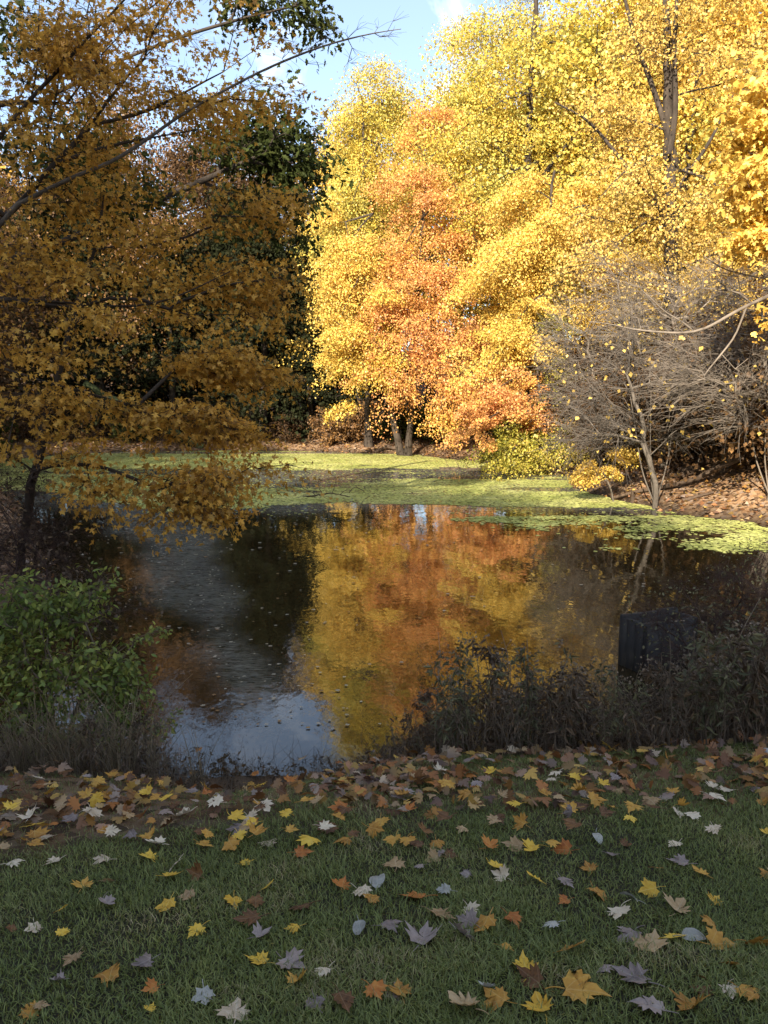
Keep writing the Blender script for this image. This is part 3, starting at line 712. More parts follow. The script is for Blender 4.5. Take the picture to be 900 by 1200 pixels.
lit('young_tree', 'small bright yellow sapling leaning low over the duckweed', (722, 578), 23, (700, 530),
    [(722, 534, 14, 7, 23, .3, 9), (705, 545, 16, 8, 23, .35, 12), (692, 558, 13, 7, 23, .3, 8), (735, 530, 8, 4, 23, .2, 3)],
    'yellow', 'grey', 211, rt=(.03, .012), nleaf=70, spray_r=.26, leaf_size=.10, flat=.2, up=.8, rtip=.004, seg=.25, own_min=99)

# bare grey thicket on the sunny bank
def bare(name, label, base_px, Y, top_px, blobs, seed, rt=(.030, .014), bark='twig', **kw):
    b = at(*base_px, Y); t = at(*top_px, Y); b[2] = float(height(b[0], b[1]))
    r = RS(seed)
    blobs = [(*q_[:6], int(q_[6] * .8)) for q_ in blobs]
    q = dict(nleaf=2, spray_r=1.5, rtip=.0095, flat=.28, twigs=7, vs=.42, seg=.35, own_min=6, droop=.12, twig_sub=2, wob=.18, leaf_size=.12, maxlimbs=8)
    q.update(kw)
    stems = [([b + [0, 0, .1], b + [dx_ * .4, .1, 1.0], b + [dx_, dy_, 3.0 + abs(dx_)]], rt[0] * .8, rt[1] * .7) for dx_, dy_ in ((-.9, .2), (-.35, -.3), (.7, .3))]
    return make_tree(name, label, TREE, [b, (b + t) / 2 + r.normal(0, .12, 3), t], rt, stems, blob_points(blobs, r), LM['straw'], BK[bark], seed, **q)
bare('bare_tree', 'bare grey many stemmed tree rising behind the fallen logs', (768, 578), 21.5, (735, 440), [(700, 520, 34, 16, 21.5, .8, 12), (735, 510, 34, 18, 21.5, .8, 12), (735, 430, 40, 50, 21.5, 1, 22), (775, 430, 40, 50, 21.5, 1, 20), (710, 470, 40, 40, 21.5, 1, 18), (750, 500, 40, 30, 21.5, 1, 12), (800, 470, 36, 40, 21, 1, 14)], 301, bark='grey')
bare('bare_tree', 'bare leafless tree with fine grey twigs beside the lime young tree', (705, 545), 28, (690, 400), [(690, 400, 36, 50, 28, 1.2, 26), (720, 380, 40, 40, 27.5, 1.2, 24), (675, 440, 26, 40, 28, 1, 20), (690, 500, 36, 26, 27, 1, 20), (730, 440, 30, 40, 27, 1, 14), (665, 380, 20, 30, 28, 1, 8)], 302)
bare('bare_tree', 'bare leafless tree high on the slope under the pale yellow crown', (800, 520), 25, (790, 360), [(760, 360, 50, 36, 25, 1.2, 26), (810, 360, 50, 40, 25, 1.2, 26), (850, 340, 40, 40, 25, 1.2, 20), (780, 410, 50, 30, 25, 1.2, 18), (730, 330, 40, 30, 26, 1.2, 14)], 303, nleaf=4)
bare('bare_tree', 'bare pale twiggy tree at the edge above the leaf covered bank', (905, 530), 19.5, (890, 360), [(860, 420, 40, 40, 19.5, 1, 22), (890, 370, 36, 50, 19.5, 1, 22), (840, 470, 40, 30, 19.5, 1, 16), (880, 470, 34, 34, 19, 1, 16), (820, 430, 30, 30, 19.5, 1, 12)], 304)
# the big crooked bough that leans out over the bank
r = RS(306)
make_tree('bare_tree', 'big crooked bare tree stretching one sunlit bough out towards the water', TREE, [(10.4, 17.2, 1), (10.0, 17.0, 3.2), (9.3, 16.8, 5.0)], (.2, .09),
          [([at(*p, 16.6) for p in [(960, 320), (905, 345), (875, 358), (850, 372), (825, 387), (800, 391), (770, 389), (740, 386), (715, 379), (690, 377)]], .05, .008),
           ([at(*p, 16.6) for p in [(875, 358), (862, 395), (845, 415), (825, 440)]], .026, .008),
           ([at(*p, 16.6) for p in [(815, 390), (795, 372), (778, 368), (770, 355), (752, 340)]], .022, .007),
           ([at(*p, 16.4) for p in [(960, 260), (900, 330), (870, 320), (850, 318), (825, 300)]], .03, .009)],
          blob_points([(800, 350, 36, 20, 16.6, .5, 12), (850, 320, 40, 24, 16.6, .6, 16), (750, 365, 40, 14, 16.6, .5, 10), (880, 300, 24, 24, 16.6, .6, 8), (800, 430, 40, 24, 16.6, .5, 12), (870, 450, 34, 24, 16.6, .5, 10), (890, 410, 20, 30, 16.6, .5, 7)], r),
          None, BK['twig'], 306, nleaf=0, spray_r=.42, rtip=.0048, flat=.5, twigs=6, seg=.3, own_min=5, droop=-.35, twig_sub=2, wob=.14)

# woods behind: each tree its own
def proto(loc, h, label, leaf, seed, group, name='forest_tree', spread=.30, nb=7, per=22, conifer=False, bark='dark', crown_from=.3, nleaf=125, spray_r=1.5, leaf_size=.165):
    r = RS(seed); z = float(height(*loc)); p0 = np.array([loc[0], loc[1], z - .1])
    if conifer:
        t = r.rand(230) ** .75; a = r.uniform(0, 2 * pi, 230); R = (1 - t) * h * .22 + .2; q = r.uniform(.4, 1, 230)
        attr = p0 + np.column_stack([np.cos(a) * R * q, np.sin(a) * R * q, h * (.06 + .92 * t)])
    else:
        at_l = []
        for k in range(nb):
            f = (k + .5) / nb; zz = h * (crown_from + (1 - crown_from) * f)
            R = h * spread * (1.15 - abs(f - .4) * 1.1) * .7; a = k * 2.4 + r.uniform(-.4, .4); off = R * r.uniform(.3, .8)
            c = p0 + np.array([cos(a) * off, sin(a) * off, zz - h * .06])
            v = norm(r.normal(0, 1, (per, 3))) * (r.rand(per, 1) ** .4)
            at_l.append(c + v * np.array([R * .95, R * .95, h * .12]))
        attr = np.vstack(at_l)
    wob = r.normal(0, .02 * h, 2)
    trunk = [p0, p0 + np.array([wob[0], wob[1], h * .5]), p0 + np.array([wob[1], wob[0], h * .95])]
    return make_tree(name, label, TREE, trunk, (h * .014 + .06, .05), [], attr, LM[leaf], BK[bark], seed, nleaf=nleaf, spray_r=spray_r, leaf_size=leaf_size, rtip=.011,
                     group=group, center=1, own_min=9999, up=.1 if conifer else .45, flat=.14 if conifer else .3, droop=.5 if conifer else .2, twigs=3, seg=.9)
gF = 'trees in the wood behind the far shore'; gL = 'trees in the shaded wood behind the near maples'; gR = 'trees on the hill behind the bare thicket'; gD = 'dark evergreens at the back of the cove'; gB = 'unseen shade trees added behind the lawn'
PA = proto((3, 53), 17, 'tall autumn tree in the wood beyond the far shore', 'gold', 401, gF)
PB = proto((12, 55), 19, 'tall autumn tree in the wood beyond the far shore', 'yellowgreen', 402, gF, spread=.26, nb=8)
PC = proto((-15.5, 51), 15, 'dim brown leaved tree in the wood beyond the far shore', 'brown', 403, gF, spread=.32)
PD = proto((-7.5, 49.5), 15, 'dark evergreen standing at the back of the shaded cove', 'conifer', 404, gD, name='evergreen_tree', conifer=True, nleaf=95, spray_r=1.1, leaf_size=.24)
r = RS(405)
def scatter(spots, group, label, protos, leafs, smin=.8, smax=1.2):
    for x, y in spots:
        k = r.randint(len(protos)); s = r.uniform(smin, smax)
        lf = leafs[r.randint(len(leafs))]
        copy_thing(protos[k], (x, y, float(height(x, y)) - .1), r.uniform(0, 6.28), s, label, {'crown': LM[lf]}, group, r.uniform(.9, 1.1))
scatter([(-3, 52), (8, 58), (18, 54), (24, 60), (31, 56), (1, 62), (13, 66), (22, 70), (-6, 66), (33, 68), (-1.5, 57.5)], gF, 'tall autumn tree in the wood beyond the far shore', [PA, PB], ['gold', 'yellow', 'yellowgreen', 'yellow'])
scatter([(-21, 53), (-27, 50), (-12, 57), (-19, 61), (-30, 60), (-36, 54), (-9.5, 63), (-26, 68), (-40, 64), (-15, 70), (-3.5, 72)], gF, 'dim brown leaved tree in the wood beyond the far shore', [PA, PC], ['brown', 'shade_brown', 'shade_brown', 'maple', 'brown'], 1.08, 1.3)
scatter([(-4.6, 50.5), (-11, 52.5), (-1.5, 51.5), (-6.5, 55), (-14, 55.5), (-18.5, 56), (-17.5, 50), (-13, 49.6), (-20.5, 49), (-9.5, 51)], gD, 'dark evergreen standing at the back of the shaded cove', [PD], ['conifer'], .75, 1.1)
for x, y in [(-19, 34), (-22, 41), (-15, 26), (-20, 27), (-26, 33), (-13, 19.5), (-18, 18), (-25, 22), (-31, 28), (-29, 42), (-23, 13), (-34, 36), (-17, 31), (-12.5, 24), (-23, 46)]:
    k = r.randint(3); s_ = min(1.0, (.34 * y + 2.4) / 17) * r.uniform(.9, 1.02)
    copy_thing([PA, PB, PC][k], (x, y, float(height(x, y)) - .1), r.uniform(0, 6.28), s_, 'shade toned tree in the wood behind the near gold maples', {'crown': LM[['shade_brown', 'brown', 'shade_brown', 'conifer', 'shade_brown'][r.randint(5)]]}, gL)  # dark leaf tones put the wood's shade into the crown colour
scatter([(17, 36), (21, 30), (16, 44), (25, 40), (23, 50), (30, 34), (20.5, 22), (29, 46), (36, 42)], gR, 'yellow leaved tree on the hill behind the bare thicket', [PA, PB], ['yellow', 'gold', 'straw', 'yellow'], .6, .85)
# unseen trees added behind the lawn, tops set to keep the near bank in shade
for x, y, top in [(-28, -13, 24), (-24, -14, 24), (-20, -13.5, 23), (-16, -14, 23.5), (-12, -14.5, 22.5), (-8.5, -13.5, 19.5), (-5, -14, 16), (-1.5, -14.5, 13.5), (2, -14, 12.5), (6, -13.5, 12), (-22, -18.5, 24.5), (-17.5, -19, 23),
                  (-13.5, -18.5, 21.5), (-9.5, -19, 19), (-6, -18.5, 16.5), (-3, -19, 14), (-27, 7, 19), (-30, 1, 20), (-33, 10, 20), (-26, -3, 20)]:
    k = r.randint(2); z = float(height(x, y)) - .1
    copy_thing([PA, PC][k], (x, y, z), r.uniform(0, 6.28), (top - z) / [17, 15][k], 'unseen leafy tree added behind the lawn to cast shade', {'crown': LM[['gold', 'brown', 'oak'][r.randint(3)]]}, gB)
# hillside trees that close the view behind the sunlit crowns
gH = 'tall trees crowning the hill behind the sunlit bank'
scatter([(9, 51), (15, 52), (21, 52), (27, 50), (12, 60), (20, 60), (28, 57), (35, 52), (5, 57), (33, 44), (24, 45), (11, 43), (13.5, 47.5), (15, 41), (18, 45)], gH, 'tall yellow tree crowning the hill behind the sunlit bank', [PA, PB], ['yellow', 'gold', 'yellowgreen', 'yellow', 'yellowgreen'], 1.15, 1.4)
# understory bushes
def bush(loc, leaf, label, group, seed, h=2.0, nleaf=46, tw=4, ls=.13):
    q_ = RS(seed); z = float(height(*loc)); p0 = np.array([loc[0], loc[1], z])
    at_b = p0 + norm(q_.normal(0, 1, (70, 3))) * (q_.rand(70, 1) ** .4) * np.array([h * .62, h * .62, h * .48]) + np.array([0, 0, h * .52])
    return make_tree('understory_bush', label, 'bush', [p0, p0 + [0, 0, h * .25], p0 + [.05, 0, h * .5]], (.04, .02), [], at_b, LM[leaf], BK['grey'], seed, nleaf=nleaf, spray_r=.42, leaf_size=ls, rtip=.006, group=group, center=1, own_min=9999, twigs=tw, twig_sub=1, seg=.4)
gU = 'low bushes along the far bank'; gV = 'twiggy bushes on the sunny slope'
BA = bush((-3.2, 47.6), 'brown', 'low brown leaved bush on the far bank under the trees', gU, 421)
BB = bush((9.5, 27.5), 'straw', 'twiggy half bare bush on the sunny slope', gV, 422, nleaf=10, tw=5)
def bushes(spots, src, leafs, label, group, a, b):
    for x, y in spots:
        copy_thing(src, (x, y, float(height(x, y)) - .05), r.uniform(0, 6.28), r.uniform(a, b), label, {'crown': LM[leafs[r.randint(len(leafs))]]}, group)
lab = 'low brown leaved bush on the far bank under the trees'
bushes([(-6, 48.5), (-9, 49), (-12, 49), (-15, 48.5), (-18, 48), (-20.5, 45), (-21, 41.5), (-18.5, 36), (-17.5, 33), (1, 46.8), (3.5, 45.5), (6, 43.5), (-1, 48), (8, 41), (9, 38), (-14.5, 50.5), (-22, 47), (-10, 51), (-5, 50.5), (2, 49)], BA, ['brown', 'oak', 'shade_brown', 'shade_brown'], lab, gU, .7, 1.3)
bushes([(11, 30), (9.2, 32.5), (12.5, 27), (10, 24.5), (12, 22.5), (14, 24), (13.5, 31), (15, 28), (16.5, 25), (11.5, 34), (14, 35), (17, 31), (12.2, 20), (14.2, 20.5), (16.5, 21.5), (18.5, 27), (9, 36.5), (19, 23.5), (20, 31), (15, 18.2), (17, 37), (9.2, 29.8)], BB, ['brown', 'shade_brown', 'straw', 'brown'], 'twiggy half bare bush on the sunny slope', gV, .75, 1.35)
bushes([(15.5, 45, ), (17, 47), (19, 46.5), (13.5, 44), (21, 48), (14, 49), (23, 46), (17, 50), (12, 46), (20, 43), (24, 42), (16.5, 42), (26, 45)], BB, ['gold', 'yellow', 'straw', 'brown'], 'broad yellow bush high on the hill behind the bare thicket', 'bushes on top of the hill', 2.0, 2.9)
BC = bush((8.2, 26), 'shade_brown', 'tall dusky brown bush among the bare thicket on the slope', 'dusky bushes among the bare thicket', 423, nleaf=110, tw=5, ls=.06)
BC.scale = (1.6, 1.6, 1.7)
bushes([(8.6, 24.5), (9.6, 22.3), (10.8, 24.6), (11.8, 21.6), (9.4, 27), (12.8, 25.5), (11.2, 28), (13.6, 22.8), (8.8, 29.5), (10.6, 20.2), (13, 19.2), (14.8, 26.5)], BC, ['shade_brown', 'brown', 'shade_brown'], 'tall dusky brown bush among the bare thicket on the slope', 'dusky bushes among the bare thicket', 1.5, 2.3)
#@@PART3
# ------------------------------------------------------------------ near bank: grass, leaf drift, weeds
r = RS(501)
# mown grass
N = 330000
yy = 1.25 + (4.9 - 1.25) * r.rand(N) ** 1.25; xx = r.uniform(-1, 1, N) * (.62 * yy + .35)
le = lawn_edge(xx)
pk = np.where(yy < le, 1.0, np.where(yy < le + 1.0, .6 * sstep(-.9, .2, xx) + .22, .10)) * (.52 + .48 * sstep(.34, .52, fbm(xx * 2.6, yy * 2.6, 4)))
k = r.rand(N) < pk; xx, yy = xx[k], yy[k]; N = len(xx)
zz = height(xx, yy)
hgt = r.gamma(5, .0028, N) * (.65 + .7 * fbm(xx * 1.7, yy * 1.7, 3)) + .012
az_ = r.uniform(0, 2 * pi, N); lean = r.beta(2.0, 1.7, N) * 1.35
dirv = np.column_stack([np.cos(az_), np.sin(az_), 0 * az_]); sidev = np.column_stack([-np.sin(az_), np.cos(az_), 0 * az_])
base = np.column_stack([xx, yy, zz - .004])
wd = r.uniform(.0009, .0021, N)[:, None]
V = []
for t, wf in ((0, 1), (.4, .9), (.75, .6), (1, .08)):
    p = base + dirv * (np.sin(lean) * t * t * hgt)[:, None] + np.array([0, 0, 1]) * (hgt * t * (1 - .45 * lean / 1.25 * t))[:, None]
    V += [p - sidev * wd * wf, p + sidev * wd * wf]
V = np.stack(V, 1).reshape(-1, 3)
f = np.array([[0, 1, 3, 2], [2, 3, 5, 4], [4, 5, 7, 6]])
F = np.arange(N)[:, None, None] * 8 + f[None]
gm = leaf_mat('grass_blade', [(.10, .125, .035), (.155, .19, .05), (.21, .225, .07), (.32, .27, .14), (.44, .36, .21)], [0, .45, .76, .9, 1], trans=.3, patch=.5, patch_scale=2.2, gloss=.03)
tag(link('grass', mesh_np('grass', V, F.ravel(), 4), gm), kind='stuff')

# leaf litter that nobody could count
def litter_mat():
    return leaf_mat('leaf_litter', [(.05, .027, .017), (.12, .06, .03), (.34, .17, .04), (.20, .155, .13), (.44, .28, .07), (.10, .07, .06), (.32, .13, .035), (.24, .19, .16), (.46, .36, .24)], trans=.15, patch=.15, patch_scale=2)
LIT = litter_mat()
mb = MB()
def lay(x, y, size, tilt, tmpl, lift=.02, rr=r):
    n = len(x); z = height(x, y)
    a = rr.uniform(0, 2 * pi, n)
    nr = norm(rr.normal(0, tilt, (n, 3)) + np.array([0, 0, 1.0]))
    mb.cards(tmpl[0] - np.array([0, .4, 0]), tmpl[1], np.column_stack([x, y, z + lift * rr.rand(n)]), frames(np.column_stack([np.cos(a), np.sin(a), 0 * a]), nr), size)
T_LITTER = star_leaf(MAPLE_OUT, .45, .3)
n = 2500
x = r.uniform(-3.2, 3.6, n); y = lawn_edge(x) + .05 + np.abs(r.normal(0, .75, n)) - .12 + .15 * (x < 0)
k = (y < 5.6) & (r.rand(n) < .25 + .75 * sstep(.4, .62, fbm(x * 1.5 + 3, y * 1.5, 3)))
lay(x[k], y[k], r.uniform(.04, .085, k.sum()), .6, T_LITTER, .06)
n = 30000
x = r.uniform(5, 24, n); y = r.uniform(11, 42, n); sd = shore_dist(x, y); k = (sd > -.1) & (sd < 13)
lay(x[k], y[k], r.uniform(.10, .18, k.sum()), .35, T_KITE, .04)
n = 16000
x = r.uniform(-22, 6, n); y = r.uniform(38, 54, n); sd = shore_dist(x, y); k = (sd > -.1) & (sd < 6)
lay(x[k], y[k], r.uniform(.12, .2, k.sum()), .35, T_KITE, .05)
n = 9000
x = r.uniform(-14, -3.5, n); y = r.uniform(6, 30, n); sd = shore_dist(x, y); k = (sd > -.1) & (sd < 6)
lay(x[k], y[k], r.uniform(.08, .13, k.sum()), .35, T_KITE, .05)
n = 2600
y = 24 + 21.5 * r.rand(n) ** .7; x = r.uniform(-16, 9, n); k = shore_dist(x, y) < -.1; x, y = x[k], y[k]; n = len(x)
mb.cards(T_KITE[0] * np.array([1, 1, .2]), T_KITE[1], np.column_stack([x, y, np.full(n, .022)]), frames(np.column_stack([r.normal(0, 1, n), r.normal(0, 1, n), 0 * x]), np.tile([0, 0, 1.0], (n, 1))), r.uniform(.06, .14, n))
tag(mb.build('leaf_litter', LIT), kind='stuff')

# undergrowth: the dense mat of fine dead stalks along the water
N = 3600
x = r.uniform(-4.3, 4.4, N); y = r.uniform(4.15, 6.3, N)
def weed_h(x, y):
    px = 450 + F_PX * x / y
    return .07 + .45 * sstep(400, 560, px) - .05 * sstep(690, 740, px) + .20 * sstep(780, 850, px) + .28 * sstep(250, 130, px)
k = (shore_dist(x, y) > -.35) & (y > lawn_edge(x) + .55 + r.rand(N) * .5); x, y = x[k], y[k]; N = len(x)
z = np.maximum(height(x, y), -.02); h = weed_h(x, y) * r.uniform(.35, 1.05, N)
A = np.column_stack([x, y, z - .02]); ln = r.normal(0, .28, (N, 2))
B = A + np.column_stack([ln[:, 0] * h * .35, ln[:, 1] * h * .35, h * .55]); C = A + np.column_stack([ln[:, 0] * h, ln[:, 1] * h, h])
mb = MB(); mb.twigs(A, B, C, .0022, .0009)
k = r.randint(0, N, 9000); st = A[k] + (C[k] - A[k]) * r.uniform(.15, .9, (len(k), 1)); en = st + r.normal(0, .07, (len(k), 3)) + np.array([0, 0, .05]); mb.twigs(st, (st + en) / 2 + r.normal(0, .01, st.shape), en, .0013, .0006)
me = mb.mesh('undergrowth'); me.materials.append(BK['stalk']); me.materials.append(LM['drytint'])
mb2 = MB(); n = 11000; k = r.randint(0, N, n)
P = A[k] + (C[k] - A[k]) * r.uniform(.1, 1.05, (n, 1)) + r.normal(0, .02, (n, 3))
mb2.cards(T_DRY[0], T_DRY[1], P, frames(r.normal(0, 1, (n, 3)) + np.array([0, 0, -.6]), r.normal(0, 1, (n, 3))), r.uniform(.02, .055, n))
mb.V += mb2.V; mb.F += [q + mb.n for q in mb2.F]; mb.N += mb2.N
nf = sum(len(q) for q in mb2.N)
me = mb.mesh('undergrowth'); me.materials.append(BK['stalk']); me.materials.append(LM['drytint'])
mi = np.zeros(len(me.polygons), np.int32); mi[-nf:] = 1; me.polygons.foreach_set('material_index', mi)
tag(link('undergrowth', me), kind='stuff')

# standing dead weeds, one by one
def weed(loc, h, seed, leafm, label, group, dense=1.0, leaf=.032):
    q = RS(seed)
    o = empty('dry_weed', loc, label, 'weed', group)
    st = MB(); fo = MB(); hd = MB(); LP = []; LT = []; HP = []
    for s in range(q.randint(2, 4)):
        ln = q.normal(0, .16, 2); bx = q.normal(0, .02, 2); hh = h * q.uniform(.7, 1.05)
        t = np.linspace(0, 1, 7)
        P = np.column_stack([bx[0] + ln[0] * hh * t ** 1.6, bx[1] + ln[1] * hh * t ** 1.6, hh * t]); P[1:] += q.normal(0, .006, (6, 3))
        st.tube(P, np.linspace(.0034, .0014, 7), 4, cap=False)
        nb = int(q.randint(7, 12) * dense)
        for b in range(nb):
            u = q.uniform(.25, 1); p = P[0] + (P[-1] - P[0]) * u; i = min(5, int(u * 6)); p = P[i] + (P[i + 1] - P[i]) * (u * 6 - i)
            a = q.uniform(0, 6.28); L = h * q.uniform(.10, .26) * (1.15 - .6 * u)
            e = p + np.array([cos(a) * L * .8, sin(a) * L * .8, L * q.uniform(.35, .9)])
            st.twigs([p], [(p + e) / 2 + [0, 0, -.01]], [e], .0016, .0008)
            for j in range(q.randint(3, 6)):
                v = q.rand(); LP.append(p + (e - p) * v); LT.append(np.array([cos(a), sin(a), -.6]) + q.normal(0, .6, 3))
            if u > .6:
                for j in range(6): HP.append(e + q.normal(0, .012, 3))
        for j in range(int(6 * dense)):
            u = q.uniform(.1, .8); i = min(5, int(u * 6)); LP.append(P[i]); LT.append(q.normal(0, 1, 3) + np.array([0, 0, -.8]))
    n = len(LP)
    fo.cards(T_DRY[0], T_DRY[1], np.array(LP), frames(np.array(LT), q.normal(0, 1, (n, 3))), q.uniform(.6, 1.3, n) * leaf)
    st.build('stalk', BK['stalk'], o); fo.build('foliage', leafm, o)
    if HP:
        n = len(HP); hd.cards(T_KITE[0], T_KITE[1], np.array(HP), frames(q.normal(0, 1, (n, 3)) + np.array([0, 0, .6]), q.normal(0, 1, (n, 3))), q.uniform(.008, .016, n))
        hd.build('seed_tuft_foliage', BK['stalk'], o)
    return o
gW = 'dead weeds standing along the near bank'
WL = ['withered brown weed with curled leaves in the tangle along the bank', 'grey green aster stalk in the tangle along the bank', 'thin dead weed with tufted seed tips in the tangle along the bank']
protos = []
spots = []
while len(spots) < 190:
    x = r.uniform(-3.6, 4.0); y = r.uniform(4.3, 6.1)
    px = 450 + F_PX * x / y
    if not (-60 < px < 960) or y < lawn_edge(x) + .75: continue
    if shore_dist(np.array([x]), np.array([y]))[0] < -.15: continue
    if 235 < px < 420 and r.rand() < .85: continue
    if px < 250 and r.rand() < .45: continue
    spots.append((x, y))
for i, (x, y) in enumerate(spots):
    z = max(float(height(x, y)), 0) - .01; k = i % 9
    H = float(weed_h(np.array([x]), np.array([y]))[0]) * 1.28
    if i < 9:
        protos.append(weed((x, y, z), .5, 600 + i, [LM['drytint'], LM['weedgreen'], LM['drytint']][k % 3], WL[k % 3], gW, [1, 1.2, .6][k % 3], [.042, .036, .028][k % 3]))
        protos[-1].scale = (H / .5,) * 3
    else:
        copy_thing(protos[k], (x, y, z), r.uniform(0, 6.28), H / .5 * r.uniform(.7, 1.15))

# pale straw tussocks on the left of the bank
def straw(loc, seed, n, h):
    q = RS(seed); o_mb = MB()
    for i in range(n):
        a = q.uniform(0, 6.28); hh = h * q.uniform(.5, 1.1); ln = q.uniform(.1, .75) * hh; t = np.linspace(0, 1, 7)
        curl = q.uniform(0, .55) * (q.rand() < .35)
        P = np.column_stack([q.normal(0, .03) + cos(a) * ln * t ** 2, q.normal(0, .03) + sin(a) * ln * t ** 2, hh * t - curl * hh * t ** 3.5])
        o_mb.tube(P, np.linspace(.0030, .0009, 7), 3, cap=False)
    return o_mb.mesh('straw_grass')
sm = [straw(None, 700 + i, 24, .52) for i in range(4)]
for m_ in sm: m_.materials.append(BK['straw'])
gS = 'tussocks of pale dead grass on the bank'
for i in range(24):
    px = r.choice([r.uniform(-20, 190), r.uniform(-20, 240), r.uniform(-20, 120)]); Y = r.uniform(4.35, 4.95); x = (px - 450) / F_PX * Y
    o = link('grass_tussock', sm[i % 4]); o.location = (x, Y, float(height(x, Y)) - .01); o.rotation_euler = (0, 0, r.uniform(0, 6.28)); s = r.uniform(.7, 1.25); o.scale = (s, s, s)
    tag(o, 'tussock of pale arching dead grass at the edge of the water', 'grass tussock', gS)

# green shrub at the left, its low neighbour and the brambles opposite
def shrub(name, label, cat, base, blobs, leafm, barkm, seed, limbs=(), **kw):
    rr = RS(seed); b = np.array(base, float); b[2] = max(float(height(b[0], b[1])), 0)
    q = dict(nleaf=20, spray_r=.16, rtip=.0018, flat=.35, twigs=5, seg=.10, own_min=6, maxlimbs=10, leaf_size=.05, leaf_t=T_OVAL, up=.9, droop=.1, wob=.1)
    q.update(kw)
    return make_tree(name, label, cat, [b, b + [0.02, .02, .15], b + [.03, .0, .32]], (.014, .008), [([at(*p) for p in L], .006, .002) for L in limbs], blob_points(blobs, rr), leafm, barkm, seed, **q)
shrub('green_shrub', 'leafy green shrub standing by the water at the end of the bank', 'shrub', (-2.25, 5.25, 0),
      [(30, 730, 60, 34, 5.4, .3, 44), (80, 712, 46, 26, 5.4, .3, 26), (50, 790, 75, 44, 5.3, .3, 56), (110, 785, 46, 40, 5.2, .25, 34), (40, 850, 70, 34, 5.2, .25, 34), (125, 840, 40, 24, 5.1, .2, 16), (20, 695, 30, 14, 5.4, .2, 8), (100, 690, 20, 12, 5.4, .2, 6), (130, 805, 30, 22, 5.2, .2, 12), (-10, 780, 40, 70, 5.4, .3, 24)], LM['shrub'], BK['stalk'], 801,
      limbs=([(100, 800, 5.2), (125, 775, 5.2), (150, 755, 5.2), (170, 742, 5.2), (195, 735, 5.2)],))
shrub('green_shrub', 'thin sprig of a shrub with round pale green leaves over the water', 'shrub', (-1.75, 5.2, 0),
      [(145, 775, 14, 10, 5.2, .1, 7), (160, 752, 10, 6, 5.2, .06, 4), (180, 739, 12, 4, 5.2, .05, 5), (140, 800, 14, 14, 5.2, .08, 8), (170, 840, 26, 20, 5.1, .12, 10), (130, 855, 30, 20, 5.1, .12, 8), (200, 850, 16, 14, 5.1, .1, 5)], LM['shrub'], BK['stalk'], 802, spray_r=.075, nleaf=12, leaf_size=.034)
shrub('dark_shrub', 'dusky low shrub with thin brown leaves at the foot of the slim maple', 'shrub', (-3.6, 8.2, 0),
      [(60, 690, 60, 34, 8, .5, 26), (30, 640, 50, 40, 8.4, .5, 22), (110, 710, 50, 30, 7.8, .4, 16), (10, 580, 40, 40, 8.6, .5, 10)], LM['drytint'], BK['bramble'], 803, spray_r=.3, nleaf=14, leaf_size=.05, twigs=9, twig_sub=2, rtip=.0028, seg=.2)
shrub('dark_shrub', 'dark twiggy shrub crowding round the foot of the leaning slim maple', 'shrub', (-4.75, 9.6, 0),
      [(15, 600, 40, 40, 9.3, .5, 22), (50, 645, 44, 30, 9, .5, 22), (0, 650, 40, 40, 8.8, .5, 18), (85, 610, 36, 24, 9.6, .4, 10)], LM['drytint'], BK['bramble'], 804, spray_r=.34, nleaf=12, leaf_size=.05, twigs=10, twig_sub=2, rtip=.003, seg=.2)
for sd_, base, label, blobs in [
    (811, (3.05, 6.35, 0), 'tangled leafless bramble arching over the dark box', [(830, 735, 34, 24, 6.6, .3, 28), (785, 728, 34, 14, 6.9, .25, 16), (800, 770, 34, 18, 6.5, .2, 14), (860, 700, 30, 30, 6.8, .3, 18), (820, 790, 34, 24, 6.4, .25, 14), (760, 722, 22, 8, 7.2, .15, 5)]),
    (812, (3.35, 6.5, 0), 'dense purple brown bramble at the outer edge of the bank', [(880, 740, 34, 50, 6.8, .35, 34), (900, 690, 30, 30, 7, .35, 18), (860, 800, 34, 34, 6.4, .3, 20), (900, 800, 30, 40, 6.3, .3, 18)]),
    (813, (5.0, 9.2, 0), 'low bramble with a few green leaves behind the dark box', [(850, 672, 26, 16, 9.5, .4, 14), (890, 655, 24, 20, 9.6, .4, 14), (810, 690, 30, 14, 9.2, .3, 10), (900, 700, 30, 30, 9, .4, 12)])]:
    shrub('bramble_bush', label, 'bramble', base, blobs, LM['weedgreen'], BK['bramble'], sd_, spray_r=.22, nleaf=7, leaf_size=.035, twigs=9, twig_sub=2, rtip=.0022, flat=.6, seg=.14)

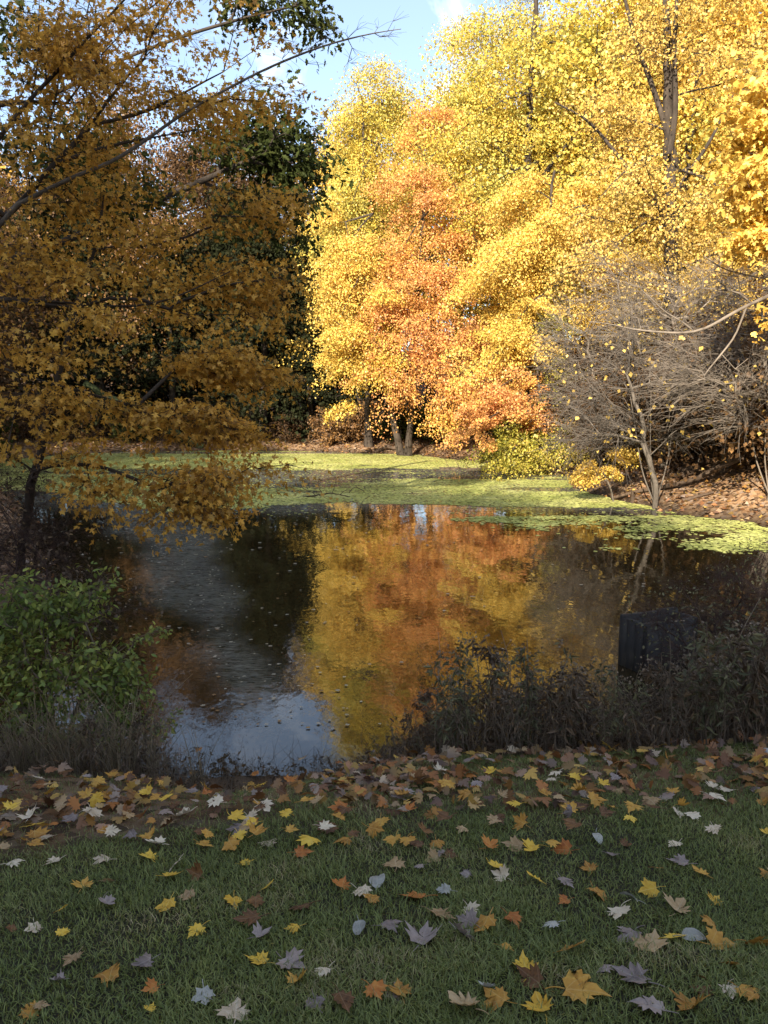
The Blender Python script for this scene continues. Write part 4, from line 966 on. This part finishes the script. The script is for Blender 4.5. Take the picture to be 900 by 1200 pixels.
# ------------------------------------------------------------------ the dark outlet box in the water
def planks_mat():
    m, nt, out = new_mat('dark_weathered_timber')
    tc = nt.nodes.new('ShaderNodeTexCoord')
    n = noise(nt, 6, 5, tc.outputs['Object']); mp = nt.nodes.new('ShaderNodeMapping'); mp.inputs['Scale'].default_value = (14, 14, .8); nt.links.new(tc.outputs['Object'], mp.inputs[0])
    n2 = noise(nt, 3, 4, mp.outputs[0])
    rr = ramp(nt, [(.005, .0045, .004), (.014, .013, .012), (.040, .036, .032)], [.3, .55, .8])
    nt.links.new(math_node(nt, 'MULTIPLY_ADD', n2.outputs['Fac'], .55, math_node(nt, 'MULTIPLY', n.outputs['Fac'], .45)), rr.inputs[0])
    b = nt.nodes.new('ShaderNodeBsdfPrincipled'); b.inputs['Roughness'].default_value = .75; nt.links.new(rr.outputs[0], b.inputs['Base Color'])
    bp = nt.nodes.new('ShaderNodeBump'); bp.inputs['Strength'].default_value = .5; bp.inputs['Distance'].default_value = .02; nt.links.new(n2.outputs['Fac'], bp.inputs['Height']); nt.links.new(bp.outputs[0], b.inputs['Normal'])
    nt.links.new(b.outputs[0], out.inputs[0]); return m
BM = planks_mat()
c0 = on_water(751, 790); l0 = on_water(724, 778)
u = np.append(l0 - c0, 0); wl = np.linalg.norm(u); wl = max(wl, .36); u = norm(u); v = np.array([-u[1], u[0], 0]) * -1
if v[0] < 0: v = -v
topz = float(at(751, 733, c0[1])[2])
ob = empty('outlet_box', (c0[0], c0[1], -.4), 'dark square timber outlet box standing in the water beside the brambles', 'outlet box')
lv = .78
def wall(a, b, th, z0, z1, name):
    e = norm(b - a); nrm = np.array([-e[1], e[0], 0]); m_ = MB(); L = np.linalg.norm(b - a); np_ = max(3, int(L / .26)); g = .003
    for i in range(np_):
        p = a + e * (L * i / np_ + g * (i > 0)); q = a + e * (L * (i + 1) / np_); dz = RS(i + int(L * 100)).uniform(-.006, .006)
        V = [p, q, q + nrm * th, p + nrm * th]; V = [np.array([*w_[:2], z0]) for w_ in V] + [np.array([*w_[:2], z1 + dz]) for w_ in V]
        m_.add(V, [0, 3, 2, 1, 4, 5, 6, 7, 0, 1, 5, 4, 1, 2, 6, 5, 2, 3, 7, 6, 3, 0, 4, 7], 4)
    m_.build(name, BM, ob)
O = np.zeros(3); zt = topz + .4
wall(u * wl, O, .06, 0, zt, 'side_wall'); wall(O + v * .003, v * lv, .06, 0, zt - .002, 'front_wall'); wall(v * lv, v * lv + u * wl, .06, 0, zt - .004, 'side_wall'); wall(v * lv + u * wl, u * wl + v * .003, .06, 0, zt + .03, 'back_wall')
# ------------------------------------------------------------------ logs and sticks
def stick(name, label, cat, pts, R, mat, k=8, subs=(), rough=.1, seed=1):
    q = RS(seed); P, _ = resample(np.array(pts), max(.08, np.linalg.norm(np.array(pts[-1]) - np.array(pts[0])) / 16))
    o0 = P[0].copy(); Rr = np.linspace(R[0], R[1], len(P)) * (1 + q.normal(0, rough, len(P)))
    P = P + q.normal(0, 1, P.shape) * Rr[:, None] * .18
    mb = MB(); mb.tube(P - o0, Rr, k); o = mb.build(name, mat, None, True); o.location = o0
    for S_, r0, r1 in subs:
        Q, _ = resample(np.array(S_), .12); m2 = MB(); m2.tube(Q - o0 + q.normal(0, .012, Q.shape), np.linspace(r0, r1, len(Q)), 5); m2.build('side_branch', mat, o, True)
    return tag(o, label, cat)
def gp(px, py, dz=0):
    p = ground_at(px, py); return p + np.array([0, 0, dz])
a_ = gp(800, 563, .12); b_ = gp(872, 520, .22); 
stick('fallen_log', 'thick dark fallen log lying up the leaf covered bank', 'log', [a_, (a_ + b_) / 2 + [0, 0, .05], b_], (.13, .10), BK['log'], 10, seed=3)
a_ = gp(716, 586, .05); b_ = gp(806, 572, .16)
stick('fallen_log', 'long thin log reaching from the bank into the duckweed', 'log', [a_, a_ * .5 + b_ * .5 + [0, 0, .04], b_, b_ * 1.6 - a_ * .6 + [0, 0, .35]], (.045, .085), BK['log'], 8, seed=4)
a_ = gp(800, 588, .04); b_ = gp(836, 580, .06)
stick('fallen_branch', 'short dark branch lying below the thick fallen log', 'branch', [a_, (a_ + b_) / 2, b_], (.05, .03), BK['log'], 7, seed=5)
a_ = gp(742, 587, .03)
stick('tree_stump', 'small black broken stump poking out of the duckweed', 'stump', [a_ + [0, 0, -.2], a_ + [.0, 0, .1], a_ + [-.06, 0, .26]], (.11, .03), BK['log'], 8, seed=6, subs=[([a_ + [.02, 0, 0], a_ + [.25, -.1, .1]], .04, .015)])
W3 = lambda px, py, z: np.array([*on_water(px, py), z])
s = W3(366, 583, .05)
stick('floating_branch', 'dead forked branch lying in the water off the duckweed', 'branch', [s + [-.3, .2, -.05], s, s + [.6, -.1, .10], s + [1.15, .05, -.04]], (.028, .014), BK['log'], 6, seed=7,
      subs=[([s + [.3, -.05, .08], s + [.12, .0, .35], s + [.2, .1, .55]], .014, .005), ([s + [.6, -.1, .1], s + [.75, 0, .42], s + [.68, .1, .6]], .014, .005), ([s + [.85, -.05, .05], s + [1.15, .1, .28]], .012, .005), ([s + [.1, 0, .04], s + [-.35, .2, .22]], .014, .005)])
s = W3(415, 578, .02)
stick('floating_branch', 'short curved stick standing out of the water near the forked branch', 'branch', [s + [-.2, 0, -.05], s + [0, 0, .2], s + [.25, 0, .1], s + [.4, 0, -.05]], (.016, .008), BK['log'], 6, seed=8)
s = W3(560, 550, .02)
stick('floating_branch', 'row of small dead twigs on a branch sunk in the duckweed', 'branch', [s + [-1.6, .3, .0], s, s + [1.4, -.5, .04]], (.04, .02), BK['log'], 6, seed=9,
      subs=[([s + [d_, 0, .02], s + [d_ - .25, .05, .45 + .1 * (i % 2)]], .016, .006) for i, d_ in enumerate((-1.2, -.8, -.4, 0, .4, .8))])
s = W3(610, 553, 0)
stick('upright_stick', 'thin upright stick rising from the duckweed', 'stick', [s + [0, 0, -.2], s + [.02, 0, .5], s + [-.02, 0, 1.25]], (.02, .008), BK['grey'], 5, seed=10)
s = W3(700, 572, 0)
stick('upright_stick', 'thin twig standing in the duckweed below the yellow sapling', 'stick', [s + [0, 0, -.1], s + [.02, 0, .2], s + [.06, 0, .45]], (.014, .006), BK['grey'], 5, seed=11)
# mossy trunk leaning across the dark far left bank
a_ = at(88, 485, 15); b_ = at(160, 478, 15)
stick('fallen_log', 'moss covered fallen trunk slanting in the shade behind the gold boughs', 'log', [at(100, 450, 47), at(130, 466, 47), at(158, 482, 47), at(238, 527, 47.5)], (.20, .26), bark_mat('mossy_bark', (.015, .022, .009), (.045, .055, .02), 6), 9, seed=12)
# exposed roots of the far bank
for i, (x0, y0, x1, y1, lab) in enumerate([(440, 531, 465, 528, 'curled root on the far bank under the slim straight trunk'), (560, 541, 610, 538, 'dark root running along the far waterline'), (625, 548, 668, 541, 'knotted roots at the foot of the low branching maple')]):
    a_ = gp(x0, y0, .05); b_ = gp(x1, y1, .1)
    stick('tree_root', lab, 'root', [a_, (a_ + b_) / 2 + [0, 0, .22], b_], (.08, .11), BK['log'], 7, seed=20 + i)

# ------------------------------------------------------------------ fallen leaves, one by one
def ground_leaf_mat(name, c0, c1, c2):
    m, nt, out = new_mat(name)
    tc = nt.nodes.new('ShaderNodeTexCoord'); oi = nt.nodes.new('ShaderNodeObjectInfo')
    mp = nt.nodes.new('ShaderNodeVectorMath'); mp.operation = 'ADD'
    cb = nt.nodes.new('ShaderNodeCombineXYZ'); nt.links.new(math_node(nt, 'MULTIPLY', oi.outputs['Random'], 40), cb.inputs[0])
    nt.links.new(tc.outputs['Object'], mp.inputs[0]); nt.links.new(cb.outputs[0], mp.inputs[1])
    n = noise(nt, 3.2, 5, mp.outputs[0], .65)
    f = math_node(nt, 'MULTIPLY_ADD', oi.outputs['Random'], .45, math_node(nt, 'MULTIPLY_ADD', n.outputs['Fac'], 1.3, -.42))
    rr = ramp(nt, [c0, c1, c2], [.1, .5, .9]); nt.links.new(f, rr.inputs[0])
    # midrib and side veins
    sx = nt.nodes.new('ShaderNodeSeparateXYZ'); nt.links.new(tc.outputs['Object'], sx.inputs[0])
    ax = math_node(nt, 'ABSOLUTE', sx.outputs[0])
    rib = math_node(nt, 'LESS_THAN', ax, .016)
    d1 = math_node(nt, 'ABSOLUTE', math_node(nt, 'SUBTRACT', math_node(nt, 'SUBTRACT', sx.outputs[1], .02), math_node(nt, 'MULTIPLY', ax, .95)))
    rib = math_node(nt, 'MAXIMUM', rib, math_node(nt, 'LESS_THAN', d1, .016))
    mx = nt.nodes.new('ShaderNodeMix'); mx.data_type = 'RGBA'
    nt.links.new(math_node(nt, 'MULTIPLY', rib, .5), mx.inputs[0]); nt.links.new(rr.outputs[0], mx.inputs[6]); mx.inputs[7].default_value = tuple(min(1, q * .75 + .06) for q in c2) + (1,)
    b = nt.nodes.new('ShaderNodeBsdfPrincipled'); b.inputs['Roughness'].default_value = .6; b.inputs['Specular IOR Level'].default_value = .3
    nt.links.new(mx.outputs[2], b.inputs['Base Color'])
    t = nt.nodes.new('ShaderNodeBsdfTranslucent'); nt.links.new(mx.outputs[2], t.inputs[0])
    ms = nt.nodes.new('ShaderNodeMixShader'); ms.inputs[0].default_value = .2; nt.links.new(b.outputs[0], ms.inputs[1]); nt.links.new(t.outputs[0], ms.inputs[2])
    nt.links.new(ms.outputs[0], out.inputs[0]); return m
GL = {
    'cream': ground_leaf_mat('cream_leaf', (.42, .33, .22), (.60, .50, .36), (.70, .62, .47)),
    'yellow': ground_leaf_mat('bright_yellow_leaf', (.50, .28, .03), (.66, .43, .05), (.72, .52, .09)),
    'gold': ground_leaf_mat('dull_gold_leaf', (.28, .13, .025), (.46, .24, .04), (.58, .36, .07)),
    'orange': ground_leaf_mat('rusty_orange_leaf', (.26, .08, .02), (.42, .15, .03), (.52, .24, .05)),
    'brown': ground_leaf_mat('dark_brown_leaf', (.06, .03, .015), (.13, .06, .022), (.22, .11, .035)),
    'tan': ground_leaf_mat('tan_leaf', (.24, .15, .07), (.38, .26, .13), (.50, .37, .21)),
    'mauve': ground_leaf_mat('mauve_grey_leaf', (.14, .11, .10), (.25, .20, .18), (.36, .30, .27)),
    'grey': ground_leaf_mat('pale_grey_leaf', (.22, .22, .20), (.34, .34, .30), (.46, .46, .41)),
}
def leaf_mesh(i, kind):
    q = RS(900 + i)
    if kind == 'maple':
        P = np.array(MAPLE_OUT) * np.array([q.uniform(.72, 1.1), 1]); P = P + q.normal(0, .024, P.shape); P[:, 0] *= 1 + .18 * q.normal() * np.sign(P[:, 0]); lobe = q.randint(0, len(P)); P[lobe] = P[lobe] * .75 + np.array([0, .1]) 
    else:
        a = np.linspace(0, 2 * pi, 18, endpoint=False) + pi / 2; P = np.column_stack([.30 * np.cos(a) * (1 - .15 * np.sin(a)), .5 + .5 * np.sin(a)])
    c = np.array([0, .38]); n = len(P); curl = q.uniform(.10, .85) * q.choice([1, 1, -.7]); fold = q.uniform(-.1, .45); tw = q.normal(0, .25); ph = q.uniform(0, 6.28)
    rings = [c + (P - c) * s for s in (.35, .7, 1.0)]
    V = [(0, .38, 0)]
    for R_ in rings:
        d = np.hypot(R_[:, 0], R_[:, 1] - .38); an = np.arctan2(R_[:, 1] - .38, R_[:, 0])
        z = curl * d ** 2 * (1 + .6 * np.sin(2 * an + ph)) + fold * np.abs(R_[:, 0]) * .7 + tw * R_[:, 0] * (R_[:, 1] - .38) + q.normal(0, .012, n)
        V += [(x, y, zz) for (x, y), zz in zip(R_, z)]
    V = np.array(V); mb = MB(); mb.V = [V]; F = []; nv = []
    for i_ in range(n): F += [0, 1 + i_, 1 + (i_ + 1) % n]; nv.append(3)
    for k_ in range(2):
        for i_ in range(n):
            F += [1 + k_ * n + i_, 1 + (k_ + 1) * n + i_, 1 + (k_ + 1) * n + (i_ + 1) % n, 1 + k_ * n + (i_ + 1) % n]; nv.append(4)
    mb.F = [np.array(F)]; mb.N = [np.array(nv)]; mb.n = len(V)
    t = np.linspace(0, 1, 5); b = q.normal(0, .2)
    mb.tube(np.column_stack([b * t ** 2, -.42 * t, V[:, 2].min() * 0 + .05 * t + .02 * np.sin(3 * t)]), np.linspace(.018, .012, 5), 4)
    return mb.mesh('fallen_leaf', True)
LMESH = [leaf_mesh(i, 'maple') for i in range(24)]; OMESH = [leaf_mesh(50 + i, 'oval') for i in range(3)]
for q in LMESH + OMESH: q.materials.append(GL['gold'])
PLACED = []
HAND = '''62 1015 cream 1|17 1015 cream 1|120 1011 cream 1|41 1092 cream 1|98 1041 gold 1|127 1036 tan .7|195 1068 yellow 1.2|220 1055 tan 1|230 1031 brown 1|127 1065 mauve 1|230 1095 yellow 1|275 1061 yellow 1|292 1085 brown 1.1|300 1065 brown .9|307 1101 mauve .9|344 1095 yellow .7|312 1047 yellow .8|302 1131 yellow 1|342 1135 mauve 1.1|350 1155 gold .8|240 1175 grey 1|277 1192 cream 1.1|167 1137 mauve 1|131 1147 gold 1.1|85 1133 tan .8|402 1042 orange 1|422 1095 greyo 1|425 1050 cream 1|442 1040 greyo 1.3|434 1060 gold .9|350 1070 brown 1.2|372 1182 mauve .9|402 1185 brown 1|316 990 cream 1|240 997 gold 1.1|355 1006 orange 1|402 990 gold 1|177 1007 yellow 1|205 1020 cream 1|202 1032 yellow .9|567 1092 gold 1.5|600 1085 orange 1|517 1077 tan 1.3|545 1102 mauve 1.3|547 1087 mauve 1|495 1105 mauve 1.4|457 1089 mauve 1|552 1072 cream .9|645 1091 grey .8|615 1140 yellow 1.2|622 1155 brown 1.1|672 1118 gold 1|682 1172 gold 1.5|634 1187 yellow 1.1|582 1177 gold 1|542 1187 tan 1.3|570 1164 grey .7|742 1152 mauve 1.3|762 1110 tan 1.5|736 1100 mauve 1.1|725 1077 cream 1.1|790 1105 yellow 1|810 1104 greyo 1|845 1111 gold 1.2|886 1110 gold 1|832 1086 gold .8|795 1070 tan 1.2|760 1050 yellow 1.1|740 1059 greyo .9|810 1187 gold 1.1|760 1190 mauve 1.1|855 1135 gold .7|795 1016 mauve 1.1|820 1030 gold .9|837 980 cream 1.1|790 993 cream .9|795 957 cream .9|810 961 cream 1|852 930 cream 1.1|687 935 cream 1|700 985 greyo 1|690 1022 gold .9|622 1002 yellow 1.1|602 995 tan 1.1|582 1022 yellow 1|587 1032 cream .9|485 1055 orange 1.3|477 992 gold 1|182 995 cream 1.2|215 960 cream 1.3|577 910 yellow 1.2|740 925 orange 1.3|825 905 brown 1.2|520 1050 grey .8|700 1053 gold 1|660 1000 orange 1'''
for s in HAND.split('|'):
    px, py, c, z = s.split(); PLACED.append((float(px), float(py), c, float(z)))
leaves = []
def put_leaf(px, py, col, size, q, lift):
    oval = col == 'greyo'; col = 'grey' if oval else col
    p = ground_at(px, py)
    o = bpy.data.objects.new('fallen_leaf', OMESH[q.randint(3)] if oval else LMESH[q.randint(24)]); COL.objects.link(o)
    o.material_slots[0].link = 'OBJECT'; o.material_slots[0].material = GL[col]
    s = .075 * size * q.uniform(.92, 1.08)
    e = .05; gxn = float(height(p[0] + e, p[1]) - height(p[0] - e, p[1])) / (2 * e); gyn = float(height(p[0], p[1] + e) - height(p[0], p[1] - e)) / (2 * e)
    nr = norm(np.array([-gxn, -gyn, 1.0]) + q.normal(0, .34, 3) + np.array([0, -.1, 0])); a = q.uniform(0, 2 * pi)
    Mx = frames(np.array([[cos(a), sin(a), 0]]), nr[None])[0]
    o.matrix_world = Matrix.Translation(Vector((p[0], p[1], p[2] + lift))) @ Matrix(Mx.tolist()).to_4x4() @ Matrix.Scale(s, 4) @ Matrix.Translation(Vector((0, -.38, 0)))
    return o
q = RS(1001)
WORD = {'cream': 'cream', 'yellow': 'bright yellow', 'gold': 'dull gold', 'orange': 'rusty orange', 'brown': 'dark brown', 'tan': 'tan', 'mauve': 'mauve grey', 'grey': 'pale grey'}
hand = []
for px, py, c, z in PLACED:
    hand.append((px, py, c, put_leaf(px, py, c, z, q, q.uniform(.010, .026)), z))
seen = set()
for i, (px, py, c, o, z) in enumerate(hand):
    near = sorted([(math.hypot(px - h[0], (py - h[1]) * 1.6), h) for j, h in enumerate(hand) if j != i], key=lambda t: t[0])[:4]
    col = lambda h: ('oval grey' if h == 'greyo' else WORD[h])
    me_ = ('grey oval leaf' if c == 'greyo' else col(c) + ' maple leaf')
    def rel(h):
        dy = h[1] - py
        return 'behind' if dy > 14 else 'in front of' if dy < -14 else 'beside'
    size = 'large ' if z >= 1.3 else 'small ' if z <= .8 else ''
    opts = [f'{size}{me_} in the grass {rel(h)} a {col(h[2])} one' for d, h in near]
    opts += [f'{size}{me_} in the grass {rel(a)} a {col(a[2])} and {rel(b)} a {col(b[2])} one' for a in [n_[1] for n_ in near] for b in [n_[1] for n_ in near] if a is not b]
    opts += [f'{size}{me_} lying flat in the grass {rel(a)} a {col(a[2])} one, apart from the others' for a in [n_[1] for n_ in near]]
    for t in opts:
        t = t.replace('a oval', 'an oval').replace(' and beside a', ' and beside a')
        if t not in seen and len(t.split()) <= 16: break
    seen.add(t); tag(o, t, 'leaf', 'fallen leaves on the near lawn')
gD_ = 'fallen leaves heaped along the bank'
def edge_px(px):
    return np.interp(px, [0, 150, 300, 450, 600, 750, 900], [960, 945, 950, 945, 935, 915, 895])
cnt = 0
while cnt < 205:
    px = q.uniform(-5, 905); e = edge_px(px)
    drift = q.rand() < (.66 if px < 420 else .55)
    if drift:
        py = e + q.normal(10, 26 if px < 360 else 34)
    else:
        py = e + 30 + (1195 - e - 30) * q.rand() ** 1.6
    if not (e - 62 < py < 1196): continue
    if px > 700 and drift and q.rand() < .45: continue
    if not drift and min(math.hypot(px - h[0], py - h[1]) for h in hand) < 26: continue
    c = q.choice(['cream', 'yellow', 'gold', 'orange', 'brown', 'tan', 'mauve'], p=[.08, .13, .27, .12, .16, .11, .13])
    if drift:
        o = put_leaf(px, py, c, q.uniform(.75, 1.25), q, q.uniform(.03, .07)); tag(o, f'{WORD[c]} maple leaf in the drift heaped along the bank', 'leaf', gD_)
    else:
        o = put_leaf(px, py, c, q.uniform(.45, .95), q, q.uniform(.008, .024)); tag(o, f'small {WORD[c]} maple leaf scattered on the open grass', 'leaf', 'small leaves scattered on the grass')
    cnt += 1
# pale bark strip at the edge of the lawn
a_ = gp(868, 872, .03); b_ = gp(902, 890, .03)
stick('bark_strip', 'curved whitish strip of bark at the edge of the leaf drift', 'bark', [a_ + [0, 0, .05], (a_ + b_) / 2 + [0, 0, .02], b_], (.014, .022), bark_mat('white_bark', (.4, .38, .36), (.62, .6, .57), 12), 7, seed=31)

# flecks of scum drifting in a streak over the dark water
n = 5200
x = r.uniform(-11, 3, n); y = 6.2 + 15 * r.rand(n) ** .8
k = (r.rand(n) < np.clip(film_mask(x, y) * .75 + .05 * (x < -.2), 0, 1)) & (shore_dist(x, y) < -.15); x, y = x[k], y[k]; n = len(x)
mb = MB(); mb.cards(T_KITE[0] * np.array([1, 1, .1]), T_KITE[1], np.column_stack([x, y, np.full(n, .007)]), frames(np.column_stack([r.normal(0, 1, n), r.normal(0, .6, n), 0 * x]), np.tile([0, 0, 1.0], (n, 1))), r.uniform(.012, .035, n) * (1 + .07 * (y - 6)))
tag(mb.build('floating_scum', leaf_mat('scum_fleck', [(.20, .19, .14), (.34, .32, .25), (.46, .42, .32)], trans=.05)), kind='stuff')

# floating leaves
fm = [leaf_mesh(70 + i, 'maple') for i in range(3)]
FM = {'pale': ground_leaf_mat('pale_floating_leaf', (.26, .23, .16), (.40, .36, .27), (.5, .46, .36)), 'rust': ground_leaf_mat('brown_floating_leaf', (.16, .09, .04), (.28, .16, .06), (.4, .25, .09))}
for q_ in fm: q_.materials.append(FM['pale'])
gP = 'fallen leaves floating on the pond'; cnt = 0
while cnt < 260:
    px = q.uniform(90, 760); py = 606 + 250 * q.rand() ** 1.3
    if px > 430 and q.rand() < .72: continue
    xy = on_water(px, py)
    if shore_dist(np.array([xy[0]]), np.array([xy[1]]))[0] > -.15: continue
    o = bpy.data.objects.new('floating_leaf', fm[q.randint(3)]); COL.objects.link(o); o.material_slots[0].link = 'OBJECT'
    c = 'pale' if q.rand() < .75 else 'rust'; o.material_slots[0].material = FM[c]
    s = q.uniform(.022, .045) * (1 + .09 * max(0, xy[1] - 6)); o.location = (xy[0], xy[1], .012); o.scale = (s, s, s * .25); o.rotation_euler = (0, 0, q.uniform(0, 6.28))
    tag(o, f'{"pale" if c == "pale" else "rusty brown"} leaf floating flat on the still dark water', 'leaf', gP); cnt += 1
# ------------------------------------------------------------------ sky, sun, camera
S_DIR = Vector((-.30, -.84, .45)).normalized()      # towards the sun
el = math.asin(S_DIR.z); az = math.atan2(S_DIR.x, S_DIR.y)
w = bpy.data.worlds.new('World'); scene.world = w; w.use_nodes = True
nt = w.node_tree; nt.nodes.clear()
sky = nt.nodes.new('ShaderNodeTexSky'); sky.sky_type = 'NISHITA'; sky.sun_disc = False
sky.sun_elevation = el; sky.sun_rotation = az; sky.altitude = 200; sky.air_density = 1.0; sky.dust_density = 1.2; sky.ozone_density = 1.5
tc = nt.nodes.new('ShaderNodeTexCoord')
nz = noise(nt, 5.5, 6, tc.outputs['Generated'], .6); nz.inputs['Distortion'].default_value = .4
cr = ramp(nt, [(0, 0, 0), (1, 1, 1)], [.52, .74]); nt.links.new(nz.outputs['Fac'], cr.inputs[0])
mxc = nt.nodes.new('ShaderNodeMix'); mxc.data_type = 'RGBA'
nt.links.new(math_node(nt, 'MULTIPLY_ADD', cr.outputs[0], .75, .09), mxc.inputs[0]); nt.links.new(sky.outputs[0], mxc.inputs[6]); mxc.inputs[7].default_value = (8.5, 8.7, 9.0, 1)
bg = nt.nodes.new('ShaderNodeBackground'); bg.inputs['Strength'].default_value = .10
nt.links.new(mxc.outputs[2], bg.inputs['Color'])
wo = nt.nodes.new('ShaderNodeOutputWorld'); nt.links.new(bg.outputs[0], wo.inputs[0])
sun = bpy.data.lights.new('sun', 'SUN'); sun.energy = 5.0; sun.angle = radians(.5); sun.color = (1, .90, .74)
so = bpy.data.objects.new('sun', sun); COL.objects.link(so); so.rotation_euler = (-S_DIR).to_track_quat('-Z', 'Y').to_euler(); so.location = (30, -40, 40)
cam = bpy.data.cameras.new('camera'); cam.sensor_fit = 'VERTICAL'; cam.sensor_height = 36; cam.lens = 28.0; cam.clip_end = 3000; cam.clip_start = .05
co = bpy.data.objects.new('camera', cam); COL.objects.link(co); co.location = CAM; co.rotation_euler = (pi / 2 - TILT, 0, 0)
scene.camera = co
scene.view_settings.view_transform = 'Standard'; scene.view_settings.look = 'None'; scene.view_settings.exposure = 1.6; scene.view_settings.gamma = 1
scene.view_settings.use_curve_mapping = False
scene.cycles.max_bounces = 8; scene.cycles.diffuse_bounces = 3; scene.cycles.transmission_bounces = 4
scene.cycles.use_denoising = True
